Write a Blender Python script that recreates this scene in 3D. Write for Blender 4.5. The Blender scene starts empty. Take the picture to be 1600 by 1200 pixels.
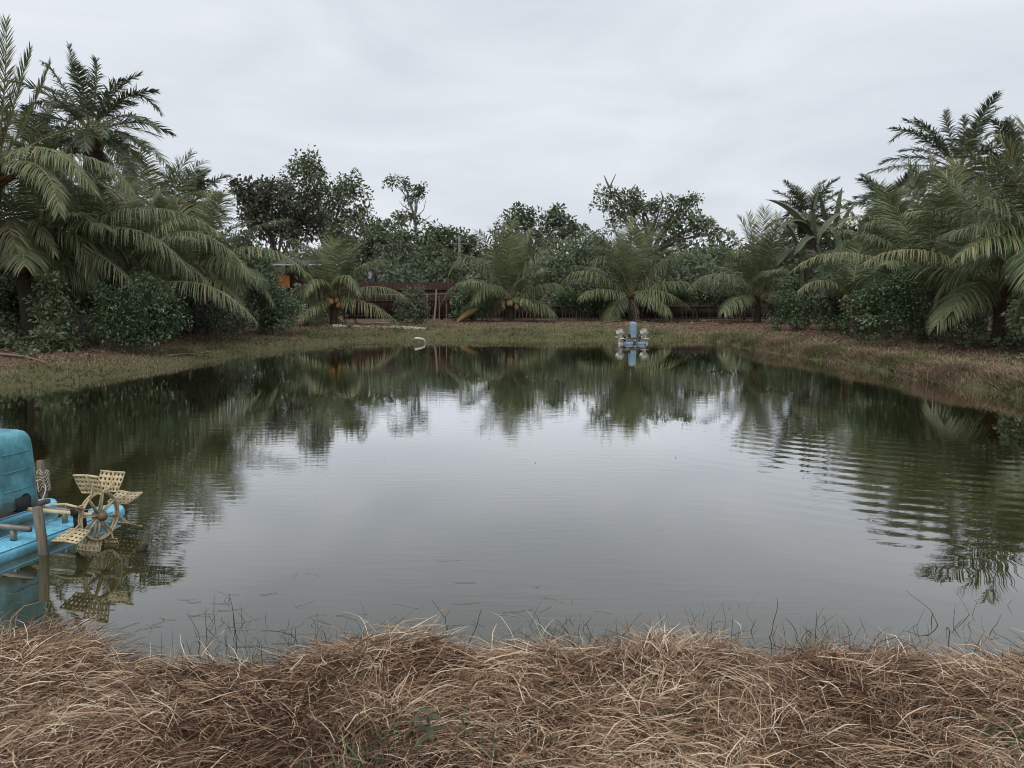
import bpy, math, random
import numpy as np
from mathutils import Vector

random.seed(7)
RNG = np.random.default_rng(7)
PI = math.pi
sc = bpy.context.scene
COL = sc.collection

# ------------------------------------------------------------------ camera
CAM_Z, PITCH, FPX = 2.0, math.radians(7.0), 1208.0
cam = bpy.data.cameras.new('camera')
cam.sensor_width = 36.0
cam.lens = FPX / 1600 * 36.0
cam.clip_start, cam.clip_end = 0.05, 6000
cam_ob = bpy.data.objects.new('camera', cam)
COL.objects.link(cam_ob)
cam_ob.location = (0, 0, CAM_Z)
cam_ob.rotation_euler = (PI / 2 - PITCH, 0, 0)
sc.camera = cam_ob

# ------------------------------------------------------------------ sky and light
SUN_EL, SUN_AZ = math.radians(58), math.radians(200)
world = bpy.data.worlds.new('World')
sc.world = world
world.use_nodes = True
wn, wl = world.node_tree.nodes, world.node_tree.links
wn.clear()
out = wn.new('ShaderNodeOutputWorld')
bg = wn.new('ShaderNodeBackground')
bg.inputs['Strength'].default_value = 0.1
sky = wn.new('ShaderNodeTexSky')
sky.sky_type = 'NISHITA'
sky.sun_disc = False
sky.sun_elevation = SUN_EL
sky.sun_rotation = SUN_AZ
sky.dust_density = 3.0
tc = wn.new('ShaderNodeTexCoord')
mp = wn.new('ShaderNodeMapping')
mp.inputs['Scale'].default_value = (1.0, 1.0, 3.4)
nz = wn.new('ShaderNodeTexNoise')
nz.inputs['Scale'].default_value = 2.6
nz.inputs['Detail'].default_value = 6
nz.inputs['Roughness'].default_value = 0.55
nz.inputs['Distortion'].default_value = 0.5
rp = wn.new('ShaderNodeValToRGB')
rp.color_ramp.elements[0].position = 0.3
rp.color_ramp.elements[0].color = (6.25, 6.75, 7.4, 1)
rp.color_ramp.elements[1].position = 0.72
rp.color_ramp.elements[1].color = (8.3, 8.65, 9.1, 1)
mx = wn.new('ShaderNodeMixRGB')
mx.inputs['Fac'].default_value = 0.94
wl.new(tc.outputs['Generated'], mp.inputs['Vector'])
wl.new(mp.outputs['Vector'], nz.inputs['Vector'])
wl.new(nz.outputs['Fac'], rp.inputs['Fac'])
wl.new(sky.outputs['Color'], mx.inputs['Color1'])
wl.new(rp.outputs['Color'], mx.inputs['Color2'])
wl.new(mx.outputs['Color'], bg.inputs['Color'])
wl.new(bg.outputs['Background'], out.inputs['Surface'])

sun = bpy.data.lights.new('sun', 'SUN')
sun.energy = 1.5
sun.angle = math.radians(40)
sun.color = (1.0, 0.96, 0.9)
sun_ob = bpy.data.objects.new('sun', sun)
COL.objects.link(sun_ob)
sun_ob.location = (0, -20, 40)
sun_ob.rotation_euler = (PI / 2 - SUN_EL, 0, math.radians(-20))

sc.view_settings.view_transform = 'Standard'
sc.view_settings.look = 'None'
sc.view_settings.exposure = 0.08
sc.view_settings.gamma = 1.0
sc.view_settings.use_curve_mapping = False
sc.render.engine = 'CYCLES'
sc.cycles.use_denoising = True
sc.cycles.filter_width = 1.05
sc.cycles.max_bounces = 6
sc.cycles.caustics_reflective = False
sc.cycles.caustics_refractive = False

# ------------------------------------------------------------------ helpers
cp, sp = math.cos(PITCH), math.sin(PITCH)

def ray(u, v):
    x, y = (u - 800) / FPX, (600 - v) / FPX
    return np.array([x, cp + y * sp, -sp + y * cp])

def at(u, v, Y):
    d = ray(u, v)
    return np.array([0, 0, CAM_Z]) + d * (Y / d[1])

def ground(u, v, z=0.0):
    d = ray(u, v)
    return np.array([0, 0, CAM_Z]) + d * ((z - CAM_Z) / d[2])

def tag(o, label=None, cat=None, group=None, kind=None):
    if label: o['label'] = label
    if cat: o['category'] = cat
    if group: o['group'] = group
    if kind: o['kind'] = kind
    return o

def empty(name, loc, label=None, cat=None, group=None, rz=0.0):
    o = bpy.data.objects.new(name, None)
    o.empty_display_size = 0.2
    COL.objects.link(o)
    o.location = [float(c) for c in loc]
    o.rotation_euler = (0, 0, rz)
    return tag(o, label, cat, group)

class G:
    """collects vertices, faces, material slots and a per-vertex tint"""
    def __init__(s):
        s.v, s.f, s.m, s.t, s.n = [], [], [], [], 0
    def add(s, v, f, mat=0, tint=0.5):
        v = np.asarray(v, float).reshape(-1, 3)
        f = np.asarray(f, np.int64)
        s.v.append(v)
        s.t.append(np.broadcast_to(np.asarray(tint, float), (len(v),)))
        s.f.append(f + s.n)
        s.m.append(np.full(len(f), mat, np.int32))
        s.n += len(v)
        return s
    def mesh(s, name, mats, origin=(0, 0, 0), smooth=False):
        me = bpy.data.meshes.new(name)
        v = np.concatenate(s.v) - np.asarray(origin, float)
        t = np.concatenate(s.t)
        loops = np.concatenate([f.ravel() for f in s.f])
        sizes = np.concatenate([np.full(len(f), f.shape[1]) for f in s.f])
        starts = np.concatenate([[0], np.cumsum(sizes)[:-1]])
        me.vertices.add(len(v)); me.vertices.foreach_set('co', v.ravel())
        me.loops.add(len(loops)); me.loops.foreach_set('vertex_index', loops.astype(np.int32))
        me.polygons.add(len(sizes)); me.polygons.foreach_set('loop_start', starts.astype(np.int32))
        for m in mats: me.materials.append(m)
        me.polygons.foreach_set('material_index', np.concatenate(s.m))
        if smooth: me.polygons.foreach_set('use_smooth', np.ones(len(sizes), bool))
        a = me.attributes.new('tint', 'FLOAT', 'POINT')
        a.data.foreach_set('value', t.astype(np.float32))
        me.update(calc_edges=True)
        me.validate()
        return me
    def build(s, name, mats, parent=None, local=False, smooth=False):
        if not isinstance(mats, (list, tuple)): mats = [mats]
        org = np.zeros(3)
        p = parent
        while p is not None and not local:
            org = org + np.array(p.location); p = p.parent
        o = bpy.data.objects.new(name, s.mesh(name, mats, org, smooth))
        COL.objects.link(o)
        if parent is not None: o.parent = parent
        return o

def norm(a):
    a = np.asarray(a, float)
    return a / np.maximum(np.linalg.norm(a, axis=-1, keepdims=True), 1e-9)

def tube(g, pts, rad, sides=6, mat=0, tint=0.5, cap=True):
    pts = np.asarray(pts, float); n = len(pts)
    rad = np.broadcast_to(np.asarray(rad, float), (n,))
    T = norm(np.gradient(pts, axis=0))
    ref = np.array([0, 0, 1.0]) if abs(T[:, 2].mean()) < 0.85 else np.array([1.0, 0, 0])
    A = norm(np.cross(T, ref)); B = np.cross(T, A)
    an = np.arange(sides) * 2 * PI / sides
    ring = pts[:, None] + rad[:, None, None] * (np.cos(an)[None, :, None] * A[:, None] + np.sin(an)[None, :, None] * B[:, None])
    v = ring.reshape(-1, 3)
    i = np.arange(n - 1)[:, None] * sides; k = np.arange(sides)[None]; k2 = (k + 1) % sides
    f = np.stack([i + k, i + k2, i + sides + k2, i + sides + k], -1).reshape(-1, 4)
    if np.ndim(tint): tint = np.repeat(tint, sides)
    g.add(v, f, mat, tint)
    if cap:
        tn = tint if not np.ndim(tint) else tint[0]
        for r0, rev in ((0, True), (n - 1, False)):
            c = ring[r0]
            vv = np.vstack([c, c.mean(0)])
            ff = [[a, (a + 1) % sides, sides] for a in range(sides)]
            if rev: ff = [x[::-1] for x in ff]
            g.add(vv, ff, mat, tn)

def box(g, c, size, mat=0, tint=0.5, ax=None):
    """box about c with half-axes from ax (3 unit vectors)"""
    c = np.asarray(c, float); h = np.asarray(size, float) / 2
    ax = np.eye(3) if ax is None else np.asarray(ax, float)
    s = np.array([[-1,-1,-1],[1,-1,-1],[1,1,-1],[-1,1,-1],[-1,-1,1],[1,-1,1],[1,1,1],[-1,1,1]])
    v = c + (s * h) @ ax
    f = [[0,3,2,1],[4,5,6,7],[0,1,5,4],[1,2,6,5],[2,3,7,6],[3,0,4,7]]
    g.add(v, f, mat, tint)

def beam(g, a, b, w, h, mat=0, tint=0.5):
    a, b = np.asarray(a, float), np.asarray(b, float)
    d = norm(b - a)
    ref = np.array([0, 0, 1.0]) if abs(d[2]) < 0.9 else np.array([0, 1.0, 0])
    s_ = norm(np.cross(ref, d)); u_ = np.cross(d, s_)
    box(g, (a + b) / 2, (np.linalg.norm(b - a), w, h), mat, tint, [d, s_, u_])

def ball(g, c, r, mat=0, tint=0.5, seg=8, rings=6):
    r = np.broadcast_to(np.asarray(r, float), (3,))
    th = np.linspace(0, PI, rings + 1)[:, None]; ph = np.arange(seg)[None] * 2 * PI / seg
    v = np.stack([np.sin(th) * np.cos(ph), np.sin(th) * np.sin(ph), np.cos(th) + 0 * ph], -1) * r + np.asarray(c)
    i = np.arange(rings)[:, None] * seg; k = np.arange(seg)[None]; k2 = (k + 1) % seg
    g.add(v.reshape(-1, 3), np.stack([i + k, i + seg + k, i + seg + k2, i + k2], -1).reshape(-1, 4), mat, tint)

def bez(p0, m, p2, n=20):
    p0, m, p2 = (np.asarray(a, float) for a in (p0, m, p2))
    p1 = 2 * m - (p0 + p2) / 2
    t = np.linspace(0, 1, n)[:, None]
    return (1 - t) ** 2 * p0 + 2 * t * (1 - t) * p1 + t ** 2 * p2

def resample(c, n):
    s = np.concatenate([[0], np.cumsum(np.linalg.norm(np.diff(c, axis=0), axis=1))])
    q = np.linspace(0, s[-1], n)
    return np.stack([np.interp(q, s, c[:, i]) for i in range(3)], -1), s[-1]

# ------------------------------------------------------------------ materials
def new_mat(name):
    m = bpy.data.materials.new(name); m.use_nodes = True
    nt = m.node_tree
    return m, nt.nodes, nt.links, nt.nodes['Principled BSDF']

def ramp(nodes, stops):
    r = nodes.new('ShaderNodeValToRGB')
    e = r.color_ramp.elements
    while len(e) < len(stops): e.new(0.5)
    for k, (p, c) in enumerate(stops):
        e[k].position = p; e[k].color = (*c, 1)
    return r

def leaf_mat(name, stops, rough=0.5, transl=0.25, var=0.25, spec=0.4, gain=1.0):
    """tint attribute picks the leaf's own colour, a noise and the object's random number shift it"""
    m, N, L, P = new_mat(name)
    at_ = N.new('ShaderNodeAttribute'); at_.attribute_name = 'tint'
    oi = N.new('ShaderNodeObjectInfo')
    r = ramp(N, [(p, tuple(c_ * gain for c_ in c)) for p, c in stops])
    L.new(at_.outputs['Fac'], r.inputs['Fac'])
    hs = N.new('ShaderNodeHueSaturation')
    mr = N.new('ShaderNodeMapRange')
    mr.inputs['To Min'].default_value = 1 - var; mr.inputs['To Max'].default_value = 1 + var
    L.new(oi.outputs['Random'], mr.inputs['Value'])
    L.new(mr.outputs['Result'], hs.inputs['Value'])
    L.new(r.outputs['Color'], hs.inputs['Color'])
    L.new(hs.outputs['Color'], P.inputs['Base Color'])
    P.inputs['Roughness'].default_value = rough
    P.inputs['Specular IOR Level'].default_value = spec
    if transl > 0:
        tr = N.new('ShaderNodeBsdfTranslucent')
        L.new(hs.outputs['Color'], tr.inputs['Color'])
        mix = N.new('ShaderNodeMixShader'); mix.inputs['Fac'].default_value = transl
        L.new(P.outputs['BSDF'], mix.inputs[1]); L.new(tr.outputs['BSDF'], mix.inputs[2])
        L.new(mix.outputs['Shader'], N['Material Output'].inputs['Surface'])
    return m

def noise_mat(name, stops, scale=8.0, rough=0.8, detail=6, bump=0.0, stretch=(1, 1, 1), spec=0.3, metal=0.0, bdist=0.01, coords='Object', var=0.0):
    m, N, L, P = new_mat(name)
    t = N.new('ShaderNodeTexCoord'); mp_ = N.new('ShaderNodeMapping')
    mp_.inputs['Scale'].default_value = stretch
    L.new(t.outputs[coords], mp_.inputs['Vector'])
    n = N.new('ShaderNodeTexNoise'); n.inputs['Scale'].default_value = scale; n.inputs['Detail'].default_value = detail
    n.inputs['Roughness'].default_value = 0.65
    L.new(mp_.outputs['Vector'], n.inputs['Vector'])
    r = ramp(N, stops)
    L.new(n.outputs['Fac'], r.inputs['Fac'])
    col = r.outputs['Color']
    if var > 0:
        oi = N.new('ShaderNodeObjectInfo'); mr = N.new('ShaderNodeMapRange'); hs = N.new('ShaderNodeHueSaturation')
        mr.inputs['To Min'].default_value = 1 - var; mr.inputs['To Max'].default_value = 1 + var
        L.new(oi.outputs['Random'], mr.inputs['Value']); L.new(mr.outputs['Result'], hs.inputs['Value'])
        L.new(col, hs.inputs['Color']); col = hs.outputs['Color']
    L.new(col, P.inputs['Base Color'])
    P.inputs['Roughness'].default_value = rough
    P.inputs['Specular IOR Level'].default_value = spec
    P.inputs['Metallic'].default_value = metal
    if bump > 0:
        b = N.new('ShaderNodeBump'); b.inputs['Strength'].default_value = bump; b.inputs['Distance'].default_value = bdist
        L.new(n.outputs['Fac'], b.inputs['Height']); L.new(b.outputs['Normal'], P.inputs['Normal'])
    return m

M = {}
M['coco'] = leaf_mat('coconut_leaf', [(0, (.045, .07, .034)), (.5, (.10, .132, .062)), (.85, (.165, .188, .092)), (1, (.29, .25, .125))], .45, .25, .18, .45, gain=1.25)
M['coco_pale'] = leaf_mat('pale_coconut_leaf', [(0, (.12, .135, .06)), (.5, (.21, .21, .10)), (1, (.34, .30, .15))], .45, .2, .1, .5)
M['oilpalm'] = leaf_mat('oil_palm_leaf', [(0, (.04, .055, .034)), (.6, (.08, .10, .06)), (1, (.125, .15, .09))], .45, .2, .15, .45, gain=1.4)
M['rachis'] = noise_mat('palm_rachis', [(.3, (.17, .16, .075)), (.7, (.27, .24, .12))], 5, .5)
M['deadfrond'] = leaf_mat('dead_frond', [(0, (.06, .045, .035)), (.5, (.14, .105, .08)), (1, (.26, .21, .16))], .8, .05, .15, .2)
M['banana'] = leaf_mat('banana_leaf', [(0, (.06, .08, .045)), (.6, (.10, .125, .07)), (1, (.16, .18, .10))], .45, .25, .15, .5)
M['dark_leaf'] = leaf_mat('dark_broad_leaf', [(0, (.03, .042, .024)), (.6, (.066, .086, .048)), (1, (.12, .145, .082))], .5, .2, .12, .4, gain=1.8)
M['brown_leaf'] = leaf_mat('bronze_broad_leaf', [(0, (.036, .042, .028)), (.6, (.068, .076, .05)), (1, (.11, .12, .075))], .5, .2, .1, .4, gain=1.4)
M['mid_leaf'] = leaf_mat('mid_broad_leaf', [(0, (.048, .064, .034)), (.6, (.09, .114, .06)), (1, (.15, .175, .095))], .5, .22, .12, .4, gain=1.65)
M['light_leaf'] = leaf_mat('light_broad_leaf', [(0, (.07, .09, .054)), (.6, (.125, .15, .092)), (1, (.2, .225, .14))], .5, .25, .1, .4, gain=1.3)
M['bush_leaf'] = leaf_mat('glossy_bush_leaf', [(0, (.024, .042, .018)), (.6, (.05, .08, .034)), (.93, (.09, .13, .058)), (1, (.17, .21, .14))], .33, .2, .12, .6, gain=1.6)
M['bark'] = noise_mat('bark', [(.3, (.07, .055, .04)), (.7, (.17, .145, .115))], 6, .9, bump=.6, bdist=.02, stretch=(3, 3, .8))
M['pale_bark'] = noise_mat('pale_bark', [(.3, (.14, .13, .11)), (.7, (.26, .25, .22))], 6, .85)
M['palm_bark'] = noise_mat('palm_bark', [(.3, (.04, .03, .022)), (.55, (.08, .062, .048)), (.8, (.13, .11, .085))], 5, .95, bump=.8, bdist=.03, stretch=(1, 1, 6))
M['fibre'] = noise_mat('palm_fibre', [(.3, (.07, .038, .02)), (.7, (.2, .115, .06))], 14, .95, bump=.5, stretch=(1, 1, .3))
M['coconut_orange'] = noise_mat('orange_coconut_husk', [(.3, (.30, .17, .06)), (.7, (.42, .27, .11))], 9, .45, var=.2)
M['coconut_tan'] = noise_mat('tan_coconut_husk', [(.3, (.42, .32, .18)), (.7, (.6, .5, .32))], 9, .5, var=.15)
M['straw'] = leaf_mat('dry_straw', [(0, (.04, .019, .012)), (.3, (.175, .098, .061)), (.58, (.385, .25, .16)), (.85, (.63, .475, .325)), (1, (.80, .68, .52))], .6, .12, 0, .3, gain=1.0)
M['grass'] = leaf_mat('bank_grass', [(0, (.085, .11, .04)), (.4, (.16, .165, .075)), (.62, (.23, .19, .11)), (.8, (.28, .21, .14)), (1, (.34, .25, .175))], .7, .2, 0, .2)
M['litter'] = leaf_mat('leaf_litter', [(0, (.07, .04, .028)), (.6, (.19, .115, .08)), (.92, (.30, .2, .14)), (1, (.48, .4, .31))], .8, .05, 0, .2)
M['reed'] = leaf_mat('water_weed', [(0, (.025, .032, .014)), (.5, (.075, .09, .04)), (.8, (.14, .15, .075)), (1, (.46, .4, .29))], .6, .1, 0, .3)
M['weed_leaf'] = leaf_mat('weed_leaf', [(0, (.05, .065, .035)), (1, (.15, .16, .085))], .5, .25, 0, .4)
def grimy(m, colour, scale, lo, hi, zline=None, seed=0.0):
    '''patches of dried mud and algae over a material; zline adds an algae edge up to that local height'''
    N, L = m.node_tree.nodes, m.node_tree.links
    P = N['Principled BSDF']
    src = P.inputs['Base Color'].links[0].from_socket
    t = N.new('ShaderNodeTexCoord'); mp_ = N.new('ShaderNodeMapping'); mp_.inputs['Location'].default_value = (seed, seed * 2, 0)
    L.new(t.outputs['Object'], mp_.inputs['Vector'])
    n = N.new('ShaderNodeTexNoise'); n.inputs['Scale'].default_value = scale; n.inputs['Detail'].default_value = 9; n.inputs['Roughness'].default_value = .72
    L.new(mp_.outputs['Vector'], n.inputs['Vector'])
    fac = n.outputs['Fac']
    if zline is not None:
        sp_ = N.new('ShaderNodeSeparateXYZ'); L.new(t.outputs['Object'], sp_.inputs['Vector'])
        mr = N.new('ShaderNodeMapRange'); mr.inputs['From Min'].default_value = zline - .02; mr.inputs['From Max'].default_value = zline + .05
        mr.inputs['To Min'].default_value = .35; mr.inputs['To Max'].default_value = 0
        L.new(sp_.outputs['Z'], mr.inputs['Value'])
        ad = N.new('ShaderNodeMath'); ad.operation = 'ADD'; L.new(fac, ad.inputs[0]); L.new(mr.outputs['Result'], ad.inputs[1]); fac = ad.outputs['Value']
    r = ramp(N, [(lo, (0, 0, 0)), (hi, (1, 1, 1))]); L.new(fac, r.inputs['Fac'])
    mx_ = N.new('ShaderNodeMixRGB'); L.new(r.outputs['Color'], mx_.inputs['Fac']); L.new(src, mx_.inputs['Color1']); mx_.inputs['Color2'].default_value = (*colour, 1)
    L.new(mx_.outputs['Color'], P.inputs['Base Color'])
    return m

M['blue_float'] = noise_mat('sky_blue_plastic', [(.3, (.15, .46, .64)), (.62, (.20, .56, .74)), (.85, (.34, .66, .78))], 7, .35, bump=.05, spec=.5)
M['teal_cover'] = noise_mat('weathered_teal_plastic', [(.3, (.045, .14, .15)), (.45, (.07, .25, .29)), (.6, (.13, .40, .49)), (.75, (.3, .56, .64))], 4.5, .42, bump=.08, spec=.5, stretch=(1, 1, .6))
grimy(M['blue_float'], (.12, .16, .12), 9, .58, .9, -.01)
grimy(M['teal_cover'], (.075, .105, .085), 6, .48, .78, .30, 3.1)
M['pale_cover'] = noise_mat('faded_blue_plastic', [(.3, (.18, .27, .36)), (.7, (.29, .40, .5))], 3, .45, spec=.5)
M['cream'] = noise_mat('cream_plastic', [(.3, (.42, .33, .19)), (.55, (.60, .50, .31)), (.8, (.70, .61, .42))], 7, .5, spec=.4)
grimy(M['cream'], (.20, .15, .075), 16, .5, .78, None, 1.7)
M['white_plastic'] = noise_mat('white_plastic', [(.3, (.55, .53, .46)), (.7, (.74, .72, .66))], 6, .45, spec=.4)
M['hub_metal'] = noise_mat('rusty_hub', [(.3, (.10, .065, .04)), (.7, (.26, .19, .13))], 16, .5, metal=.3)
M['steel'] = noise_mat('dull_steel', [(.3, (.17, .165, .15)), (.7, (.30, .285, .26))], 10, .55, metal=.4)
M['rust'] = noise_mat('rusty_steel', [(.3, (.10, .055, .035)), (.7, (.24, .14, .09))], 14, .75)
M['black'] = noise_mat('black_rubber', [(.3, (.012, .012, .012)), (.7, (.03, .03, .03))], 10, .6)
M['grey_wood'] = noise_mat('grey_wood', [(.3, (.10, .085, .065)), (.7, (.24, .21, .17))], 9, .9, bump=.5, stretch=(4, 4, .5))
M['dark_wood'] = noise_mat('dark_wood', [(.3, (.038, .029, .025)), (.7, (.088, .07, .06))], 7, .9, bump=.4, stretch=(4, 4, .4), var=.35)
M['red_wood'] = noise_mat('red_brown_wood', [(.3, (.024, .012, .010)), (.7, (.055, .026, .021))], 6, .85, stretch=(4, 4, .4), var=.25)
M['pole_wood'] = noise_mat('bare_pole_wood', [(.3, (.22, .17, .12)), (.7, (.36, .29, .22))], 8, .9, stretch=(3, 3, .4))
M['rope'] = noise_mat('rope', [(.3, (.35, .31, .25)), (.7, (.58, .53, .45))], 30, .9)
M['roof_metal'] = noise_mat('dull_roof_sheet', [(.3, (.045, .04, .036)), (.7, (.11, .095, .085))], 4, .7, metal=.1)
M['pale_metal'] = noise_mat('pale_sheet_edge', [(.3, (.42, .44, .46)), (.7, (.58, .6, .62))], 4, .5)
M['orange_cloth'] = noise_mat('orange_cloth', [(.3, (.36, .12, .035)), (.7, (.52, .2, .07))], 5, .85)
M['concrete'] = noise_mat('weathered_concrete', [(.3, (.17, .16, .135)), (.7, (.32, .31, .27))], 6, .9, bump=.3)
M['pale_stone'] = noise_mat('pale_rubble', [(.3, (.34, .32, .28)), (.7, (.66, .64, .58))], 9, .9, var=.2)
M['spathe'] = noise_mat('dry_spathe', [(.3, (.26, .16, .07)), (.7, (.42, .28, .13))], 8, .7, stretch=(3, 3, .5))
M['glass'] = noise_mat('dark_glass', [(.3, (.015, .016, .018)), (.7, (.03, .032, .036))], 2, .12, spec=.5)
M['bottle'] = noise_mat('dark_debris', [(.3, (.02, .018, .016)), (.7, (.06, .055, .05))], 20, .8)

# ------------------------------------------------------------------ terrain
GZ = 0.45
SHORE_PX = [(0, 606), (140, 595), (280, 572), (385, 555), (455, 545), (560, 533), (650, 531), (720, 531.5), (800, 532), (900, 533),
            (960, 532), (1040, 532), (1100, 531), (1180, 547), (1275, 563), (1365, 577), (1428, 594), (1553, 613), (1600, 626)]
shore = [ground(u, v)[:2] for u, v in SHORE_PX]
shore = [np.array([-13.4, 4.0]), np.array([-13.2, 8.0])] + shore + [np.array([9.6, 8.0]), np.array([10.2, 4.2]), np.array([6.0, 3.6]), np.array([2.6, 3.55]),
         np.array([1.8, 3.57]), np.array([1.2, 3.62]), np.array([.6, 3.66]), np.array([.2, 3.58]), np.array([-.15, 3.62]), np.array([-.55, 3.74]), np.array([-1.0, 3.62]), np.array([-1.5, 3.58]), np.array([-1.9, 3.66]), np.array([-3.0, 3.85]), np.array([-7, 3.9])]
POLY = np.array(shore)

def shore_dist(x, y):
    """signed distance to the waterline, negative over water"""
    x = np.asarray(x, float); y = np.asarray(y, float)
    P = np.stack([x.ravel(), y.ravel()], -1)
    best = np.full(len(P), 1e9); ins = np.zeros(len(P), bool)
    for a, b in zip(POLY, np.roll(POLY, -1, 0)):
        e = b - a; w = P - a
        t = np.clip((w @ e) / (e @ e), 0, 1)
        best = np.minimum(best, np.linalg.norm(w - t[:, None] * e, axis=1))
        c = (a[1] > P[:, 1]) != (b[1] > P[:, 1])
        with np.errstate(divide='ignore', invalid='ignore'):
            xi = (b[0] - a[0]) * (P[:, 1] - a[1]) / (b[1] - a[1]) + a[0]
        ins ^= c & (P[:, 0] < xi)
    return np.where(ins, -best, best).reshape(x.shape)

def vnoise(x, y, s, seed):
    """smooth value noise"""
    x = np.asarray(x) / s; y = np.asarray(y) / s
    xi = np.floor(x).astype(np.int64); yi = np.floor(y).astype(np.int64)
    fx = x - xi; fy = y - yi
    fx = fx * fx * (3 - 2 * fx); fy = fy * fy * (3 - 2 * fy)
    def h(a, b):
        n = (a * 374761393 + b * 668265263 + seed * 974711) & 0x7fffffff
        n = ((n ^ (n >> 13)) * 1274126177) & 0x7fffffff
        return ((n ^ (n >> 16)) & 0xffff) / 65535.0
    return (h(xi, yi) * (1 - fx) + h(xi + 1, yi) * fx) * (1 - fy) + (h(xi, yi + 1) * (1 - fx) + h(xi + 1, yi + 1) * fx) * fy

MOUNDS = [(-2.25, 3.25, .5, .35, .13), (-.42, 3.38, .33, .25, .12), (.62, 3.32, .34, .25, .12), (1.55, 3.25, .5, .25, .05), (2.3, 3.3, .4, .3, .05),
          (-1.2, 2.7, .5, .3, .06), (.1, 2.75, .35, .25, .08), (1.1, 2.8, .3, .25, .09), (1.05, 3.05, .18, .2, .05), (-.2, 2.4, .3, .2, .04), (2.0, 2.6, .4, .3, .05)]

def ground_z(x, y):
    x = np.asarray(x, float); y = np.asarray(y, float)
    sd = shore_dist(x, y)
    near = np.clip((6 - y) / 2, 0, 1)
    right = np.clip((x - 5) / 3, 0, 1) * np.clip((31 - y) / 6, 0, 1)
    width = 1.3 - .78 * near - .5 * right
    top = GZ - .12 * near
    t = np.clip(sd / width, 0, 1)
    lipw = np.where(near > .5, width, .55)
    lip = np.where(near > .5, top, .17 + .12 * right)
    tt_ = np.clip(sd / lipw, 0, 1)
    z = lip * (1 - (1 - tt_) ** 2) + np.maximum(top - lip, 0) * np.clip((sd - .4) / 3.2, 0, 1)
    z = np.where(sd < 0, np.maximum(sd * .8, -.9), z)
    edge = np.clip(sd / .3, 0, 1)
    z = z + edge * ((vnoise(x, y, 1.7, 1) - .5) * .16 + (vnoise(x, y, .5, 2) - .5) * .06) * (1 - .4 * near) * np.where(near > .5, 1, .6) + edge * near * ((vnoise(x, y, .22, 3) - .5) * .10 + (vnoise(x, y, .1, 4) - .5) * .03)
    for mx_, my_, sx_, sy_, h_ in MOUNDS:
        z = z + .72 * h_ * np.exp(-((x - mx_) / sx_) ** 2 - ((y - my_) / sy_) ** 2) * edge
    return z

def axis(lo, hi, step, far_lo, far_hi):
    a = list(np.arange(lo, hi + 1e-6, step))
    s = step
    while a[-1] < far_hi: s *= 1.5; a.append(a[-1] + s)
    s = step
    while a[0] > far_lo: s *= 1.5; a.insert(0, a[0] - s)
    return np.array(a)

xs = axis(-17, 15, .2, -2500, 2500); ys = axis(.4, 40, .2, -300, 4000)
X, Y_ = np.meshgrid(xs, ys)
Z = ground_z(X, Y_)
g = G()
nx, ny = len(xs), len(ys)
i, j = np.meshgrid(np.arange(nx - 1), np.arange(ny - 1))
q = (j * nx + i).ravel()
SD = shore_dist(X, Y_)
g.add(np.stack([X, Y_, Z], -1).reshape(-1, 3), np.stack([q, q + 1, q + nx + 1, q + nx], -1), 0, np.clip((SD * (1 - .62 * np.clip((8 - np.abs(X)) / 2, 0, 1) * np.clip((Y_ - 27) / 3, 0, 1))).ravel() / 6, -1, 1))

m, N, L, P = new_mat('bank_soil')
t_ = N.new('ShaderNodeTexCoord')
n1 = N.new('ShaderNodeTexNoise'); n1.inputs['Scale'].default_value = .9; n1.inputs['Detail'].default_value = 5
n2 = N.new('ShaderNodeTexNoise'); n2.inputs['Scale'].default_value = 14; n2.inputs['Detail'].default_value = 8; n2.inputs['Roughness'].default_value = .75
for n_ in (n1, n2): L.new(t_.outputs['Object'], n_.inputs['Vector'])
soil = ramp(N, [(.3, (.065, .042, .03)), (.5, (.14, .092, .066)), (.7, (.22, .15, .11))])
gr = ramp(N, [(.3, (.055, .058, .028)), (.55, (.12, .115, .058)), (.75, (.2, .165, .1))])
L.new(n2.outputs['Fac'], soil.inputs['Fac']); L.new(n2.outputs['Fac'], gr.inputs['Fac'])
a_ = N.new('ShaderNodeAttribute'); a_.attribute_name = 'tint'
ad = N.new('ShaderNodeMath'); ad.operation = 'MULTIPLY_ADD'
L.new(n1.outputs['Fac'], ad.inputs[0]); ad.inputs[1].default_value = .55; L.new(a_.outputs['Fac'], ad.inputs[2])
fr = ramp(N, [(.38, (0, 0, 0)), (.66, (1, 1, 1))])
L.new(ad.outputs['Value'], fr.inputs['Fac'])
mix = N.new('ShaderNodeMixRGB')
L.new(fr.outputs['Color'], mix.inputs['Fac']); L.new(gr.outputs['Color'], mix.inputs['Color1']); L.new(soil.outputs['Color'], mix.inputs['Color2'])
L.new(mix.outputs['Color'], P.inputs['Base Color'])
P.inputs['Roughness'].default_value = .95; P.inputs['Specular IOR Level'].default_value = .15
bp = N.new('ShaderNodeBump'); bp.inputs['Strength'].default_value = .7; bp.inputs['Distance'].default_value = .05
L.new(n2.outputs['Fac'], bp.inputs['Height']); L.new(bp.outputs['Normal'], P.inputs['Normal'])
tag(g.build('ground', m, smooth=True), 'brown earth bank around the pond, greener along the waterline', kind='structure')

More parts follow.
